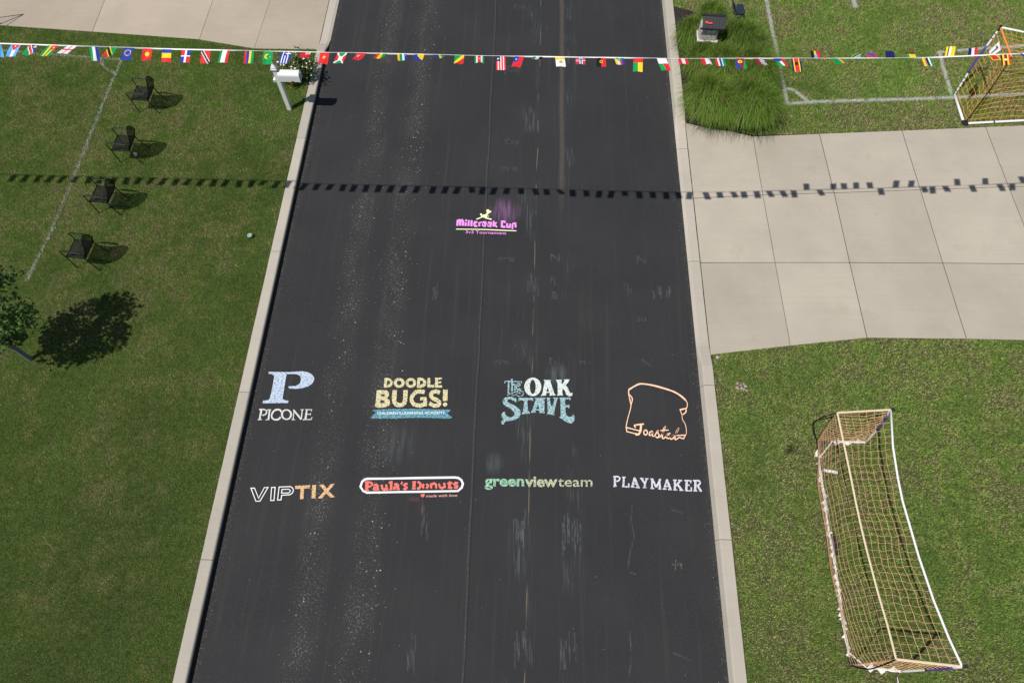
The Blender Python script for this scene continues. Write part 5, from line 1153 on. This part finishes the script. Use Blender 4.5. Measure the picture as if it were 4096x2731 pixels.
# ------------------------------------------------------------------ ghosts of washed-off chalk on the road
def ghost_material(name, col, amount):
    m = bpy.data.materials.new(name); n, l = nodes_of(m); b = n['Principled BSDF']; P_ = n.new('ShaderNodeNewGeometry').outputs['Position']
    f = mathn(n, l, 'MULTIPLY', ramp(n, l, noise(n, l, stretch(n, l, P_, (60, 5, 1)), 1.0, 3), .40, .62), ramp(n, l, noise(n, l, P_, 130, 2, .7), .35, .7, .3, 1))
    b.inputs['Base Color'].default_value = (*col, 1); b.inputs['Roughness'].default_value = .95; b.inputs['Specular IOR Level'].default_value = .1
    tr = n.new('ShaderNodeBsdfTransparent'); ms = n.new('ShaderNodeMixShader'); l.new(mathn(n, l, 'MULTIPLY', f, amount), ms.inputs[0]); l.new(tr.outputs[0], ms.inputs[1]); l.new(b.outputs[0], ms.inputs[2]); l.new(ms.outputs[0], n['Material Output'].inputs['Surface'])
    return m
CH['ghost'] = ghost_material('washed chalk', (.50, .53, .55), .13); CH['ghost blue'] = ghost_material('washed blue chalk', (.38, .52, .55), .18); CH['ghost tan'] = ghost_material('washed tan chalk', (.52, .42, .33), .30)
gd_ = Draw.__new__(Draw); gd_.x0, gd_.y0, gd_.k, gd_.lay, gd_.root, gd_.org, gd_.cur = 0, 0, 4096 / 2352, -22, road, Vector((0, 0, 0)), None
def ghost_text(t_, x, y, w_, h_, c_='ghost'): gd_.part('faded_chalk', c_).text(t_, (x, y), (x + w_, y), h_, .02); gd_.flush()
def ghost_patch(x, y, w_, h_, c_='ghost', n=7):
    rr = random.Random(int(x * 7 + y)); gd_.part('faded_chalk', c_)
    for k in range(n):
        xx = x + w_ * (k + rr.random()) / n; y0_ = y + rr.uniform(0, .45) * h_; gd_.line([(xx, y0_), (xx + rr.uniform(-1, 1), y0_ + h_ * rr.uniform(.3, .6))], w_ / n * rr.uniform(.5, 1.2))
    gd_.flush()
for x, y, w_, h_ in ((1180, 20, 26, 10), (1165, 165, 32, 14), (1160, 332, 34, 13)): ghost_text('Cup', x, y, w_, h_)
for x, y in ((1150, 392), (1142, 600), (1130, 836)): ghost_text('gre', x, y, 40, 14)
for x, y in ((1264, 600), (1262, 838), (1474, 842), (1462, 605)): ghost_text('N', x, y, 22, 18)
ghost_text('20', 1460, 738, 24, 9); ghost_text('m', 1330, 836, 28, 12); ghost_patch(1432, 650, 20, 40, 'ghost', 4); ghost_patch(1500, 655, 44, 36, 'ghost', 5)
ghost_patch(1176, 1150, 34, 110, 'ghost blue', 6); ghost_patch(1292, 1165, 42, 150, 'ghost blue', 9); ghost_patch(1180, 1430, 44, 130, 'ghost', 8); ghost_patch(1288, 1440, 36, 120, 'ghost', 7); ghost_patch(932, 1450, 26, 110, 'ghost', 6); ghost_patch(965, 1160, 20, 90, 'ghost', 5)
ghost_patch(1212, 625, 24, 70, 'ghost', 5); ghost_patch(1262, 628, 14, 30, 'ghost', 4); ghost_patch(1264, 665, 14, 30, 'ghost blue', 4); ghost_patch(992, 640, 16, 70, 'ghost', 4)
gd_.part('faded_chalk', 'ghost').line([(1452, 1160), (1450, 1200), (1456, 1230), (1446, 1275), (1444, 1310), (1460, 1318)], 4, smooth=True); gd_.line([(1446, 1450), (1450, 1500), (1444, 1560)], 4, smooth=True); gd_.line([(1540, 1170), (1570, 1178)], 4); gd_.line([(1545, 1498), (1585, 1515)], 4); gd_.flush()
gd_.part('faded_chalk', 'ghost tan').line([(1552, 1285), (1550, 1310)], 4); gd_.line([(1542, 1296), (1568, 1296)], 4); gd_.line([(1560, 1290), (1566, 1308)], 4); gd_.flush()
